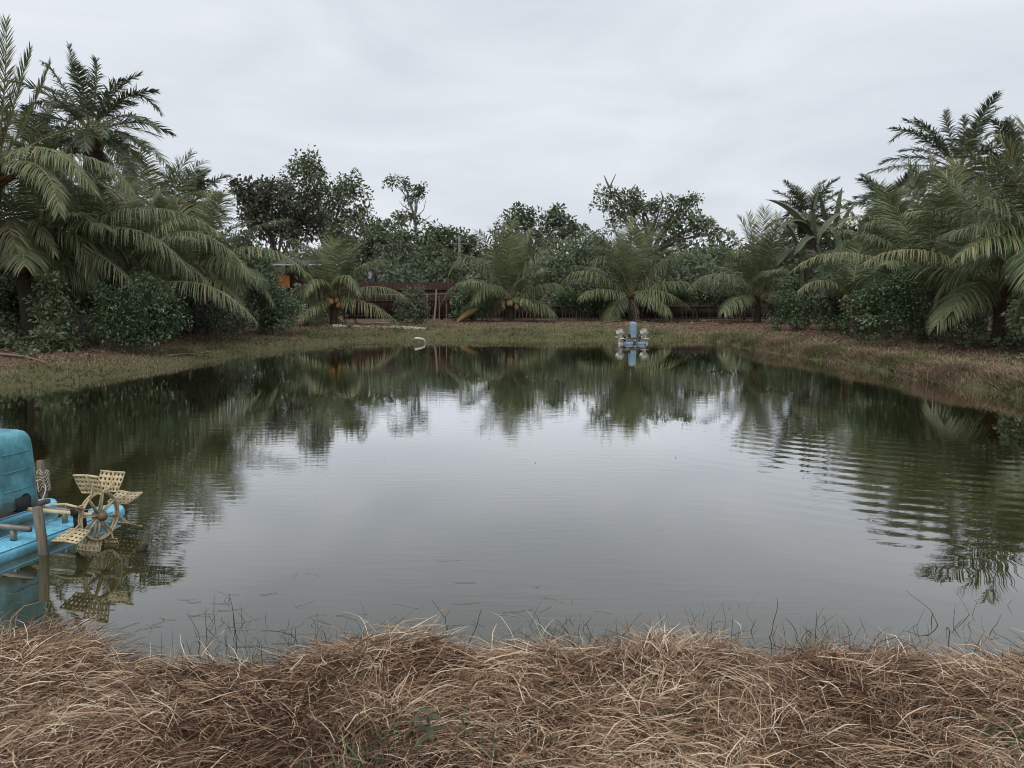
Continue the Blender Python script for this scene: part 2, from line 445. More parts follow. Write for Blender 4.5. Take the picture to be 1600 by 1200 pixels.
# ------------------------------------------------------------------ water
m, N, L, P = new_mat('pond_water')
t_ = N.new('ShaderNodeTexCoord')
P.inputs['Roughness'].default_value = .6
P.inputs['Specular IOR Level'].default_value = 0
gl = N.new('ShaderNodeBsdfGlossy'); gl.inputs['Roughness'].default_value = .004
gl.inputs['Color'].default_value = (.985, .985, .99, 1)
fz = N.new('ShaderNodeFresnel'); fz.inputs['IOR'].default_value = 1.34
fmul = N.new('ShaderNodeMath'); fmul.operation = 'MULTIPLY'; fmul.inputs[1].default_value = 2.35; fmul.use_clamp = True
fmin = N.new('ShaderNodeMath'); fmin.operation = 'MINIMUM'; fmin.inputs[1].default_value = .88
L.new(fz.outputs['Fac'], fmul.inputs[0]); L.new(fmul.outputs['Value'], fmin.inputs[0])
wm = N.new('ShaderNodeMixShader')
L.new(fmin.outputs['Value'], wm.inputs['Fac']); L.new(P.outputs['BSDF'], wm.inputs[1]); L.new(gl.outputs['BSDF'], wm.inputs[2])
L.new(wm.outputs['Shader'], N['Material Output'].inputs['Surface'])
nb = N.new('ShaderNodeTexNoise'); nb.inputs['Scale'].default_value = .35; nb.inputs['Detail'].default_value = 3
L.new(t_.outputs['Object'], nb.inputs['Vector'])
rb = ramp(N, [(.3, (.029, .029, .011)), (.7, (.038, .036, .014))])
L.new(nb.outputs['Fac'], rb.inputs['Fac']); L.new(rb.outputs['Color'], P.inputs['Base Color'])
# wind ripples, long across the view, in drifting patches
mpa = N.new('ShaderNodeMapping'); mpa.inputs['Scale'].default_value = (.8, 3.6, 1); mpa.inputs['Rotation'].default_value = (0, 0, .12)
L.new(t_.outputs['Object'], mpa.inputs['Vector'])
na = N.new('ShaderNodeTexNoise'); na.inputs['Scale'].default_value = 3.0; na.inputs['Detail'].default_value = 3; na.inputs['Roughness'].default_value = .5
L.new(mpa.outputs['Vector'], na.inputs['Vector'])
npz = N.new('ShaderNodeTexNoise'); npz.inputs['Scale'].default_value = .32; npz.inputs['Detail'].default_value = 2
L.new(t_.outputs['Object'], npz.inputs['Vector'])
pm = N.new('ShaderNodeMapRange'); pm.inputs['From Min'].default_value = .35; pm.inputs['From Max'].default_value = .65
pm.inputs['To Min'].default_value = .1; pm.inputs['To Max'].default_value = 1.0
L.new(npz.outputs['Fac'], pm.inputs['Value'])
b1 = N.new('ShaderNodeBump'); b1.inputs['Distance'].default_value = .0017
L.new(pm.outputs['Result'], b1.inputs['Strength']); L.new(na.outputs['Fac'], b1.inputs['Height'])
# a train of ring waves spreading over the water towards the near bank
mpw = N.new('ShaderNodeMapping'); mpw.inputs['Location'].default_value = (-9.5, -17.8, 0)
L.new(t_.outputs['Object'], mpw.inputs['Vector'])
wv = N.new('ShaderNodeTexWave'); wv.wave_type = 'RINGS'; wv.rings_direction = 'Z'; wv.wave_profile = 'SIN'
wv.inputs['Scale'].default_value = 1.0; wv.inputs['Distortion'].default_value = 4.5; wv.inputs['Detail'].default_value = 2; wv.inputs['Detail Scale'].default_value = .35
L.new(mpw.outputs['Vector'], wv.inputs['Vector'])
ln = N.new('ShaderNodeVectorMath'); ln.operation = 'LENGTH'
L.new(mpw.outputs['Vector'], ln.inputs[0])
fd = ramp(N, [(0, (0, 0, 0)), (.5, (0, 0, 0)), (.66, (1, 1, 1)), (.86, (1, 1, 1)), (1, (.25, .25, .25))])
dv = N.new('ShaderNodeMath'); dv.operation = 'DIVIDE'; dv.inputs[1].default_value = 16
L.new(ln.outputs['Value'], dv.inputs[0]); L.new(dv.outputs['Value'], fd.inputs['Fac'])
b2 = N.new('ShaderNodeBump'); b2.inputs['Distance'].default_value = .0021
mm_ = N.new('ShaderNodeMath'); mm_.operation = 'MULTIPLY'
L.new(fd.outputs['Color'], mm_.inputs[0]); L.new(pm.outputs['Result'], mm_.inputs[1])
sx_ = N.new('ShaderNodeSeparateXYZ'); L.new(t_.outputs['Object'], sx_.inputs['Vector'])
mxx = N.new('ShaderNodeMapRange'); mxx.interpolation_type = 'SMOOTHSTEP'; mxx.inputs['From Min'].default_value = 1.2; mxx.inputs['From Max'].default_value = 3.8
L.new(sx_.outputs['X'], mxx.inputs['Value'])
myy = N.new('ShaderNodeMapRange'); myy.interpolation_type = 'SMOOTHSTEP'; myy.inputs['From Min'].default_value = 15; myy.inputs['From Max'].default_value = 9
L.new(sx_.outputs['Y'], myy.inputs['Value'])
m3 = N.new('ShaderNodeMath'); m3.operation = 'MULTIPLY'; L.new(mxx.outputs['Result'], m3.inputs[0]); L.new(myy.outputs['Result'], m3.inputs[1])
m4 = N.new('ShaderNodeMath'); m4.operation = 'MULTIPLY'; L.new(m3.outputs['Value'], m4.inputs[0]); L.new(mm_.outputs['Value'], m4.inputs[1])
L.new(m4.outputs['Value'], b2.inputs['Strength']); L.new(wv.outputs['Fac'], b2.inputs['Height'])
L.new(b1.outputs['Normal'], b2.inputs['Normal'])
for sk in (gl.inputs['Normal'], fz.inputs['Normal']): L.new(b2.outputs['Normal'], sk)
g = G()
c0 = POLY.mean(0)
ring = c0 + (POLY - c0) * 1.0
ex = [p + norm(p - c0) * .55 for p in POLY]
n_ = len(POLY)
g.add([[*c0, 0]] + [[*p, 0] for p in ex], [[0, 1 + (k + 1) % n_, 1 + k] for k in range(n_)])
me_ob = g.build('pond_water', m)
if me_ob.data.polygons[0].normal.z < 0: me_ob.data.flip_normals()
tag(me_ob, 'still olive green pond water mirroring sky and trees', kind='structure')

# ------------------------------------------------------------------ palms
def frond_curve(base, az, el, length, bend, n=24, side=0.0):
    """arching rib from base: start azimuth and elevation in degrees, total downward bend"""
    t = np.linspace(0, 1, n)
    e = np.radians(el - bend * t ** 1.35)
    a = np.radians(az + side * t)
    d = np.stack([np.cos(e) * np.cos(a), np.cos(e) * np.sin(a), np.sin(e)], -1)
    step = length / (n - 1)
    return np.asarray(base, float) + np.concatenate([[[0, 0, 0]], np.cumsum((d[:-1] + d[1:]) / 2 * step, 0)])

def frond_geo(curve, nl=80, leaf=.75, hang=.7, width=.045, pet=.16, roll=0.0, plume=0.0, rr=.028, sweep=.55, tint=.5, up=.25, matl=0, ragged=.12):
    g = G()
    c, Lg = resample(curve, 22)
    tube(g, c, np.linspace(rr, rr * .2, len(c)) , 5, 1, .5, cap=False)
    cc, _ = resample(curve, 400)
    TT = norm(np.gradient(cc, axis=0))
    t = np.linspace(pet, .995, nl)
    ts = np.concatenate([t, t]); sgn = np.concatenate([np.ones(nl), -np.ones(nl)])
    ts = np.clip(ts + RNG.normal(0, .4 / nl, len(ts)) + .006 * np.sin(ts * 90 + sgn), pet, 1)
    idx = (ts * 399).astype(int)
    p = cc[idx]; T = TT[idx]
    zz = np.array([0, 0, 1.0])
    S = np.cross(T, zz)
    sl = np.linalg.norm(S, axis=1, keepdims=True)
    S0 = norm(np.cross(norm(cc[-1] - cc[0]), zz) + 1e-6)
    S = norm(np.where(sl < .25, S0 + S, S))
    Nn = np.cross(S, T)
    r_ = roll + RNG.normal(0, .08, len(ts))
    cr, sr = np.cos(r_)[:, None], np.sin(r_)[:, None]
    S, Nn = S * cr + Nn * sr, Nn * cr - S * sr
    u = (ts - pet) / (1 - pet)
    prof = np.interp(u, [0, .12, .4, .75, 1], [.55, .85, 1.0, .78, .38])
    ln = leaf * prof * RNG.uniform(1 - ragged, 1.05, len(ts))
    sw = sweep + .9 * u ** 2
    d = sgn[:, None] * S + T * sw[:, None] + Nn * (up + plume * RNG.uniform(-1, 1, len(ts)))[:, None]
    d = norm(d + RNG.normal(0, .09, d.shape))
    w = T - np.sum(T * d, 1, keepdims=True) * d
    w = norm(w + .25 * Nn * RNG.normal(0, 1, (len(ts), 1)))
    h = hang * RNG.uniform(.75, 1.25, len(ts)) * (1 - .35 * u)
    rows = []
    us = [0, .3, .65, 1.0]; ws = [.55, 1.0, .75, .08]
    pos = p.copy()
    prev = 0
    for k, (uu, wf) in enumerate(zip(us, ws)):
        if k:
            dd = norm(d - zz * (h * (uu + prev) / 2 * 1.7)[:, None])
            pos = pos + dd * (ln * (uu - prev))[:, None]
        prev = uu
        hw = w * (width * wf / 2)
        rows.append(np.stack([pos - hw, pos + hw], 1))
    V = np.stack(rows, 1)              # n, 4 rows, 2, 3
    n = len(ts)
    b = np.arange(n)[:, None] * 8
    F = []
    for k in range(3):
        F.append(np.concatenate([b + 2 * k, b + 2 * k + 1, b + 2 * k + 3, b + 2 * k + 2], 1))
    tn = np.clip(tint + RNG.normal(0, .17, n) + .3 * (RNG.uniform(0, 1, n) < .05 + .12 * u ** 4), 0, 1)
    g.add(V.reshape(-1, 3), np.concatenate(F), matl, np.repeat(tn, 8))
    return g

def palm_trunk(root, base, top, r0, r1, mat, rings=14, bulge=.12):
    g = G()
    n = rings * 2
    t = np.linspace(0, 1, n)
    lean = np.asarray(top) - np.asarray(base)
    pts = np.asarray(base) + t[:, None] * lean
    pts[:, :2] += (np.sin(t * PI) * .06 * np.linalg.norm(lean))[:, None] * np.array([.5, -.3])
    rad = np.interp(t, [0, .15, 1], [r0 * 1.25, r0, r1]) * (1 + bulge * (np.arange(n) % 2 - .5))
    tube(g, pts, rad, 10, 0, .5)
    return g.build('trunk', mat, root, smooth=False)

def crown_fibre(root, top, r=.22, h=.5):
    """sheath of old leaf bases under the crown"""
    g = G()
    for k in range(22):
        a = k * 2.4; el = RNG.uniform(.1, .9)
        p0 = top + np.array([math.cos(a) * r * .5, math.sin(a) * r * .5, -h * RNG.uniform(.2, 1)])
        d = np.array([math.cos(a) * math.cos(el), math.sin(a) * math.cos(el), math.sin(el)])
        tube(g, [p0, p0 + d * .2 * h / .5, p0 + d * RNG.uniform(.3, .55) * h / .5], [.06, .045, .015], 5)
    tube(g, [top - [0, 0, h], top - [0, 0, h * .5], top + [0, 0, .12]], [r * .7, r, r * .55], 9)
    g.build('leaf_base_sheath', M['fibre'], root)

def coconuts(root, top, n, mat, r=.115, spread=.42):
    for k in range(n):
        a = k * 2 * PI / n + RNG.uniform(-.3, .3)
        if k % 2: a = -PI / 2 + RNG.uniform(-1.0, 1.0)
        p = top + np.array([math.cos(a) * spread, math.sin(a) * spread, RNG.uniform(-.42, -.02)])
        g = G(); ball(g, p, (r, r, r * 1.25), seg=9, rings=7)
        g.build('coconut', mat, root, smooth=True)

FROND_KW = dict(coco=dict(nl=84, leaf=1.08, hang=1.5, width=.028, sweep=.4, ragged=.25), oil=dict(nl=84, leaf=.66, hang=.6, width=.042, plume=.55, pet=.22, up=.2, sweep=.7, rr=.035, ragged=.3))

def palm(label, name, cat, base, top, px=(), n=14, length=4.0, kind='coco', az0=0.0, elr=(82, -5), bend=(35, 75), trunk=(.16, .13), sheath=True, nuts=0, nutmat=None,
         group='coconut palms round the pond', skip=None, kw=None, hangr=(.25, 1.0), tint=.5, dead=0, mat=None):
    base = np.asarray(base, float); top = np.asarray(top, float)
    root = empty(name, base, label, cat, group)
    palm_trunk(root, base - [0, 0, .15], top - [0, 0, .1], trunk[0], trunk[1], M['palm_bark'])
    if sheath: crown_fibre(root, top, trunk[1] * 1.5, .45 if kind == 'coco' else .7)
    fm = mat or (M['coco'] if kind == 'coco' else M['oilpalm'])
    args = dict(FROND_KW[kind]); args.update(kw or {})
    for spec in px:
        (u1, v1, y1), (u2, v2, y2) = spec[0], spec[1]
        ex_ = spec[2] if len(spec) > 2 else {}
        ex_ = dict(ex_)
        st = ex_.pop('start', None)
        p0 = at(*st) if st is not None else top
        mm = ex_.pop('mat', fm)
        a2 = dict(args); a2['tint'] = tint + .2; a2.update(ex_)  # hand-placed fronds tinted lighter: light on the outer arches put into the colour
        frond_geo(bez(p0, at(u1, v1, y1), at(u2, v2, y2), 30), **a2).build('frond', [mm, M['rachis']], root)
    for k in range(n):
        f = (k + .5) / n
        el = elr[0] + (elr[1] - elr[0]) * f + RNG.uniform(-6, 6)
        az = az0 + k * 137.5 + RNG.uniform(-12, 12)
        if skip and skip(az % 360, el): continue
        bd = bend[0] + (bend[1] - bend[0]) * f + RNG.uniform(-8, 8)
        ln = length * RNG.uniform(.85, 1.05) * (.75 + .25 * math.sin(PI * min(1, f * 1.2 + .2)))
        a2 = dict(args); a2['hang'] = args['hang'] * (hangr[0] + (hangr[1] - hangr[0]) * f) ; a2['tint'] = tint + RNG.uniform(-.12, .12)
        p0 = top + np.array([math.cos(math.radians(az)) * .08, math.sin(math.radians(az)) * .08, .1 * (1 - f)])
        frond_geo(frond_curve(p0, az, el, ln, bd, side=RNG.uniform(-15, 15)), **a2).build('frond', [fm, M['rachis']], root)
    for k in range(dead):
        az = az0 + 40 + k * 360 / dead + RNG.uniform(-25, 25)
        frond_geo(frond_curve(top - [0, 0, .15], az, -15, length * .6, 60), nl=34, leaf=.45, hang=1.5, width=.02, tint=.3, ragged=.5).build('dead_frond', [M['deadfrond'], M['deadfrond']], root)
    if nuts: coconuts(root, top, nuts, nutmat)
    return root

def gpt(u, Y, z=GZ):
    """ground point under pixel column u at depth Y"""
    x = at(u, 500, Y)[0]
    return np.array([x, Y, float(ground_z(x, Y))])

CP, OP = ('coconut_palm', 'coconut palm'), ('oil_palm', 'oil palm')
# --- the three short palms along the far bank and the one by the plank fence corner
YA = 33.5
palm('short coconut palm hung with orange nuts beside the white gravel strip', *CP, gpt(520, YA), at(520, 466, YA), [
    ((592, 448, YA - .6), (648, 478, YA - .8), {'leaf': .95}), ((575, 474, YA - 1), (626, 508, YA - 1.2)), ((482, 484, YA - 1.4), (452, 519, YA - 1.8), {'leaf': .7}),
    ((478, 446, YA - .6), (438, 472, YA - .8)), ((486, 418, YA + .4), (450, 418, YA + .6)), ((503, 412, YA), (478, 386, YA), {'hang': .3}),
    ((517, 412, YA + .3), (521, 374, YA + .5), {'hang': .25}), ((541, 416, YA + .3), (562, 386, YA + .6), {'hang': .35}), ((557, 420, YA), (592, 410, YA), {}),
    ((536, 430, YA - 1.0), (560, 458, YA - 1.6), {'leaf': .7}), ((497, 436, YA - .9), (478, 462, YA - 1.5), {'leaf': .7})],
    n=13, length=3.0, elr=(82, 5), bend=(30, 65), skip=lambda a, e: 225 < a < 315 and e < 62, nuts=15, nutmat=M['coconut_orange'], az0=20, dead=2)
YB = 37
palm('short coconut palm with tan nuts, the one beside the leaning yellow spathe', *CP, gpt(797, YB), at(797, 468, YB), [
    ((736, 404, YB - .5), (701, 432, YB - .7)), ((733, 438, YB - 1), (688, 476, YB - 1.2)), ((834, 402, YB - .3), (872, 392, YB - .4)), ((852, 444, YB - .7), (880, 452, YB - .9)),
    ((822, 468, YB - 1), (846, 492, YB - 1.3), {'leaf': .6}), ((796, 402, YB), (800, 346, YB + .3), {'hang': .2}), ((784, 408, YB + .3), (766, 360, YB + .5), {'hang': .25}),
    ((811, 405, YB + .3), (830, 360, YB + .6), {'hang': .25}), ((770, 420, YB + .7), (735, 400, YB + 1)), ((765, 445, YB - 1.3), (742, 470, YB - 2))],
    n=17, length=3.5, elr=(84, 0), bend=(25, 65), skip=lambda a, e: 230 < a < 310 and e < 62, nuts=11, nutmat=M['coconut_tan'], az0=75, dead=3)
YC = 38
palm('dense short coconut palm rising directly behind the small distant aerator', *CP, gpt(985, YC), at(985, 460, YC), [
    ((948, 402, YC - .4), (920, 428, YC - .6)), ((915, 424, YC - .8), (876, 448, YC - 1)), ((935, 452, YC - 1), (908, 466, YC - 1.4)), ((1040, 405, YC - .3), (1080, 396, YC - .4)),
    ((1050, 440, YC - .8), (1102, 452, YC - 1)), ((985, 395, YC), (991, 342, YC + .3), {'hang': .2}), ((972, 400, YC + .3), (958, 352, YC + .5), {'hang': .25}),
    ((1003, 400, YC + .3), (1018, 352, YC + .5), {'hang': .25}), ((955, 385, YC + .5), (928, 380, YC + .8)), ((1020, 425, YC + .7), (1055, 405, YC + 1)), ((1030, 455, YC - 1.2), (1075, 478, YC - 1.6))],
    n=20, length=3.7, elr=(84, -5), bend=(25, 65), skip=lambda a, e: 240 < a < 300 and e < 60, nuts=0, az0=130, dead=4)
YD = 36
palm('upright coconut palm at the end of the plank fence beside banana plants', *CP, gpt(1183, YD), at(1183, 462, YD), [
    ((1158, 395, YD - .3), (1140, 412, YD - .5)), ((1130, 428, YD - .8), (1078, 448, YD - 1)), ((1225, 388, YD - .4), (1256, 396, YD - .6)), ((1217, 435, YD - 1), (1236, 462, YD - 1.4)),
    ((1187, 390, YD), (1196, 326, YD + .2), {'hang': .2}), ((1178, 395, YD + .2), (1170, 335, YD + .4), {'hang': .25}), ((1200, 395, YD + .2), (1216, 335, YD + .4), {'hang': .25}), ((1172, 385, YD), (1155, 340, YD), {'hang': .4})],
    n=14, length=3.8, elr=(84, 0), bend=(25, 62), az0=10, dead=6)
# --- right bank
YE = 21
palm('coconut palm leaning long pale fronds low over the bare bank', *CP, gpt(1562, YE), at(1560, 446, YE), [
    ((1445, 392, YE - .3), (1352, 410, YE - .5), {'leaf': .8, 'mat': M['coco_pale'], 'tint': .5, 'nl': 90}), ((1503, 348, YE + .5), (1420, 332, YE + .6), {'leaf': .95, 'nl': 90}),
    ((1505, 462, YE - .8), (1465, 505, YE - 1.2)), ((1575, 360, YE + .4), (1565, 300, YE + .6), {'hang': .3}), ((1600, 365, YE), (1640, 330, YE)), ((1610, 430, YE - 1), (1680, 440, YE - 1.5))],
    n=14, length=3.6, elr=(80, 0), bend=(30, 70), az0=0, skip=lambda a, e: 215 < a < 300 and e < 30, trunk=(.2, .16))
YE2 = 24
palm('squat coconut palm reaching one long yellowish frond across the lime bushes', *CP, gpt(1442, YE2), at(1442, 436, YE2), [
    ((1325, 395, YE2 - .4), (1236, 424, YE2 - .6), {'leaf': .65, 'mat': M['coco_pale'], 'tint': .35, 'nl': 84}), ((1390, 380, YE2 + .6), (1340, 365, YE2 + 1))],
    n=13, length=3.2, elr=(82, 5), bend=(30, 65), az0=200, dead=2)
palm('low coconut palm showing only a short drooping frond between two dark bushes', *CP, gpt(1335, 26), at(1330, 466, 26), [
    ((1290, 438, 25.6), (1246, 456, 25.4), {'leaf': .6, 'mat': M['coco_pale'], 'tint': .2})], n=5, length=2.2, elr=(80, 30), bend=(40, 70), az0=60, skip=lambda a, e: 190 < a < 350)
palm('tall young coconut palm with steep upright fronds below the spiky oil palm', *CP, gpt(1468, 27), at(1468, 415, 27), [
    ((1460, 330, 27), (1452, 238, 27.3), {'hang': .2, 'leaf': .9, 'nl': 90}), ((1440, 335, 27), (1425, 262, 27), {'hang': .3}), ((1480, 330, 27), (1492, 250, 27.2), {'hang': .25}),
    ((1410, 352, 26.6), (1352, 350, 26.4), {}), ((1490, 350, 27), (1530, 285, 27), {'hang': .3})],
    n=17, length=4.2, elr=(84, 5), bend=(25, 65), az0=45, dead=2)
palm('coconut palm with a broad arching frond in front of the banana leaves', *CP, gpt(1385, 28), at(1392, 425, 28), [
    ((1365, 345, 28), (1312, 352, 27.8), {'leaf': .9, 'hang': .9}), ((1345, 375, 28), (1300, 400, 27.6), {'leaf': .85}), ((1388, 350, 28.4), (1375, 300, 28.8), {'hang': .3})],
    n=15, length=3.5, elr=(82, 5), bend=(25, 68), az0=95, dead=2)
palm('tall coconut palm half out of view above the leafy shrub on the bank', *CP, gpt(1650, 19), at(1640, 385, 19), [
    ((1590, 270, 19), (1560, 215, 19.2), {'hang': .4}), ((1575, 330, 18.8), (1512, 300, 18.6), {'leaf': .9}), ((1560, 370, 18.6), (1500, 400, 18.3), {'leaf': .9}), ((1615, 270, 19), (1600, 195, 19.2), {'hang': .3})],
    n=16, length=3.5, elr=(76, -5), bend=(35, 75), az0=15, trunk=(.2, .16))
ROP = 35
palm('tall spiky oil palm standing clear above every other palm near it', *OP, gpt(1500, ROP), at(1500, 268, ROP), [
    ((1440, 208, ROP), (1392, 222, ROP), {}), ((1460, 212, ROP), (1430, 186, ROP), {}), ((1482, 205, ROP), (1478, 174, ROP), {}), ((1505, 215, ROP), (1508, 182, ROP)), ((1518, 210, ROP), (1538, 176, ROP)),
    ((1550, 222, ROP), (1588, 208, ROP)), ((1425, 258, ROP - .5), (1355, 272, ROP - .8)), ((1450, 270, ROP - .5), (1405, 300, ROP - .8)), ((1555, 250, ROP), (1612, 262, ROP))],
    n=20, length=3.6, kind='oil', elr=(75, -25), bend=(40, 70), az0=0, trunk=(.32, .3), group='oil palms behind the pond')
palm('dark oil palm rising over the banana clump', *OP, gpt(1262, 47), at(1262, 345, 47), [], n=24, length=2.9, kind='oil', elr=(82, -20), bend=(40, 75), trunk=(.3, .3), group='oil palms behind the pond', az0=33)
palm('oil palm partly hidden behind the tall coconut fronds at the bank end', *OP, gpt(1600, 33), at(1592, 282, 33), [((1565, 215, 33), (1540, 215, 33)), ((1585, 220, 33), (1570, 190, 33))],
     n=18, length=3.3, kind='oil', elr=(80, -20), bend=(40, 75), trunk=(.3, .3), group='oil palms behind the pond', az0=80)
palm('small oil palm peeking over the fronds beside the squat coconut palm', *OP, gpt(1388, 40), at(1388, 330, 40), [((1370, 305, 40), (1350, 312, 40))], n=18, length=2.6, kind='oil', elr=(80, -20), bend=(40, 75), trunk=(.3, .3), group='oil palms behind the pond', az0=10)

# --- left bank
YM = 20
palm('tallest coconut palm, its upright fronds cut off by the photo edge', *CP, gpt(-60, YM), at(-6, 262, YM), [
    ((6, 150, YM), (10, 32, YM), {'hang': .12, 'leaf': .75, 'nl': 90, 'up': .1, 'sweep': .9}), ((-12, 160, YM), (-20, 50, YM), {'hang': .15}), ((40, 190, YM + .3), (78, 98, YM + .5), {'hang': .1, 'leaf': .5, 'sweep': 1.3}),
    ((20, 170, YM + .2), (48, 75, YM + .3), {'hang': .15, 'leaf': .6, 'sweep': 1.0}), ((72, 232, YM - .5), (150, 302, YM - .8), {'leaf': .8, 'nl': 84}), ((60, 260, YM - .8), (92, 330, YM - 1.4), {'leaf': .8}),
    ((125, 200, YM + .5), (245, 212, YM + .7), {'leaf': .8, 'hang': .45, 'nl': 84}), ((-60, 250, YM - .5), (-120, 300, YM - .8)), ((130, 244, YM + .2), (205, 300, YM), {'leaf': .8, 'nl': 84})],
    n=14, length=3.7, elr=(80, -10), bend=(35, 78), az0=60, trunk=(.2, .16), skip=lambda a, e: (a < 95 or a > 300) and e > 5)
palm('coconut palm with a brown nut bunch and dark trunk at the grove edge', *CP, gpt(46, 21.5), at(30, 405, 21.5), [
    ((45, 345, 21), (84, 395, 20.6), {'leaf': .7, 'tint': .85}), ((70, 330, 21.5), (150, 350, 21.5), {'leaf': .7}), ((10, 345, 20.6), (30, 400, 20), {'tint': .85}), ((-20, 330, 21), (-70, 370, 21)), ((110, 360, 21.5), (140, 440, 21.3), {})],
    n=14, length=3.3, elr=(80, 0), bend=(40, 80), az0=20, nuts=9, nutmat=M['fibre'], trunk=(.2, .17), skip=lambda a, e: 255 < a < 285 and e < 30)
YI = 22.5
palm('coconut palm with two long frond arches crossing over the dark undergrowth', *CP, gpt(75, YI), at(75, 385, YI), [
    ((215, 326, YI - .3), (340, 362, YI - .5), {'leaf': 1.0, 'nl': 100, 'hang': 1.7, 'tint': .6}), ((195, 356, YI - .7), (292, 420, YI - 1), {'leaf': .95, 'nl': 96, 'hang': 1.7}), ((150, 395, YI - .9), (225, 470, YI - 1.2), {'leaf': .8, 'hang': 1.7}),
    ((120, 320, YI + .4), (190, 305, YI + .7), {}), ((95, 320, YI + .3), (110, 275, YI + .5), {'hang': .4})],
    n=14, length=3.6, elr=(82, 5), bend=(30, 75), az0=160, dead=2)
YJ = 24
palm('coconut palm whose fronds hang like curtains behind the lime bush', *CP, gpt(196, YJ), at(196, 428, YJ), [
    ((295, 362, YJ - .2), (400, 440, YJ - .4), {'leaf': 1.0, 'nl': 100, 'hang': 1.7}), ((310, 443, YJ - 1.2), (398, 500, YJ - 1.6), {'leaf': .85, 'nl': 90, 'hang': 1.7, 'start': (215, 455, YJ - .4)}),
    ((265, 400, YJ - .6), (345, 470, YJ - .9), {'leaf': .9, 'hang': 1.7}), ((240, 365, YJ), (290, 340, YJ), {}), ((150, 395, YJ - .4), (105, 430, YJ - .6), {}), ((190, 350, YJ), (185, 300, YJ + .3), {'hang': .4}), ((225, 350, YJ), (250, 300, YJ + .3), {'hang': .4})],
    n=15, length=3.7, elr=(82, 0), bend=(30, 75), az0=100, dead=2)
YK = 27
palm('coconut palm fanning fronds toward the tiled house roof', *CP, gpt(306, YK), at(308, 425, YK), [
    ((402, 386, YK - .3), (494, 442, YK - .5), {'leaf': .85, 'nl': 90}), ((344, 372, YK), (392, 346, YK), {'leaf': .8, 'hang': .5}), ((350, 402, YK - .5), (372, 448, YK - .8), {}), ((330, 430, YK - .8), (372, 470, YK - 1.2), {}),
    ((378, 420, YK - .4), (426, 476, YK - .7), {'leaf': .6}), ((290, 350, YK + .3), (270, 310, YK + .6), {'hang': .4}), ((320, 350, YK + .3), (335, 300, YK + .6), {'hang': .4}), ((250, 365, YK), (205, 385, YK), {})],
    n=15, length=3.7, elr=(82, 0), bend=(30, 72), az0=55, dead=2)
palm('bushy coconut palm filling the grove below the big oil palm', *CP, gpt(235, 29), at(238, 390, 29), [
    ((235, 310, 29), (230, 262, 29.3), {'hang': .35}), ((200, 305, 29), (165, 275, 29), {}), ((275, 318, 29), (318, 300, 29), {}), ((255, 305, 29), (275, 262, 29.3), {'hang': .4}), ((215, 315, 28.8), (150, 330, 28.5), {})],
    n=20, length=4.0, elr=(84, -5), bend=(25, 68), az0=0)
LOP = 30
palm('big oil palm with feathery crown towering over the coconut grove', *OP, gpt(142, LOP), at(142, 210, LOP), [
    ((122, 135, LOP), (108, 72, LOP), {'hang': .3, 'plume': .3}), ((150, 135, LOP), (150, 92, LOP)), ((172, 142, LOP), (200, 128, LOP)), ((200, 150, LOP - .3), (252, 178, LOP - .4)), ((200, 180, LOP - .5), (248, 206, LOP - .7)),
    ((225, 225, LOP - .8), (272, 280, LOP - 1)), ((95, 130, LOP), (68, 98, LOP)), ((85, 160, LOP - .3), (38, 178, LOP - .4)), ((180, 240, LOP - .9), (210, 300, LOP - 1.2)), ((95, 210, LOP - .6), (60, 260, LOP - .8))],
    n=22, length=3.4, kind='oil', elr=(70, -30), bend=(45, 75), trunk=(.34, .32), group='oil palms behind the pond', az0=15)
palm('small distant oil palm showing between the grove and the bronze tree', *OP, gpt(300, 42), at(300, 318, 42), [((318, 285, 42), (336, 290, 42)), ((295, 285, 42), (292, 264, 42))], n=20, length=2.5, kind='oil', elr=(80, -20), bend=(45, 75), trunk=(.3, .3), group='oil palms behind the pond', az0=50)
palm('oil palm crowded behind the tallest coconut palm', *OP, gpt(60, 33), at(62, 250, 33), [((75, 195, 33), (66, 168, 33))], n=22, length=3.4, kind='oil', elr=(75, -20), bend=(45, 75), trunk=(.34, .32), group='oil palms behind the pond', az0=100)

# ------------------------------------------------------------------ banana plants
def banana(label, base, top, specs):
    root = empty('banana_plant', base, label, 'banana plant', 'banana plants behind the fence corner')
    g = G(); tube(g, bez(base - np.array([0, 0, .1]), (base + top) / 2 + [.1, 0, 0], top, 8), np.linspace(.17, .09, 8), 8)
    g.build('pseudostem', M['banana'], root, smooth=True)
    for (mid, tip, wd) in specs:
        c, Lg = resample(bez(top, at(*mid), at(*tip), 24), 18)
        T = norm(np.gradient(c, axis=0)); S = norm(np.cross(T, [0, 0, 1.0]) + [1e-4, 0, 0]); Nn = np.cross(S, T)
        t = np.linspace(0, 1, 18)
        w = wd * np.interp(t, [0, .16, .22, .5, .85, 1], [.03, .03, .7, 1, .7, .05])
        g = G()
        rag = lambda: (1 + RNG.uniform(-.16, .05, 18))
        V = np.stack([c - S * (w * rag() / 2)[:, None] - Nn * (w * .12)[:, None] - [0, 0, .0], c - S * (w / 4)[:, None] + Nn * (w * .05)[:, None], c, c + S * (w / 4)[:, None] + Nn * (w * .05)[:, None],
                      c + S * (w * rag() / 2)[:, None] - Nn * (w * .12)[:, None]], 1)
        b = (np.arange(17) * 5)[:, None]
        F = np.concatenate([np.concatenate([b + k, b + k + 1, b + k + 6, b + k + 5], 1) for k in range(4)])
        g.add(V.reshape(-1, 3), F, 0, np.clip(.5 + RNG.normal(0, .2), 0, 1))
        tube(g, c, np.linspace(.03, .008, 18), 4, 0, .9, cap=False)
        g.build('leaf', M['banana'], root)

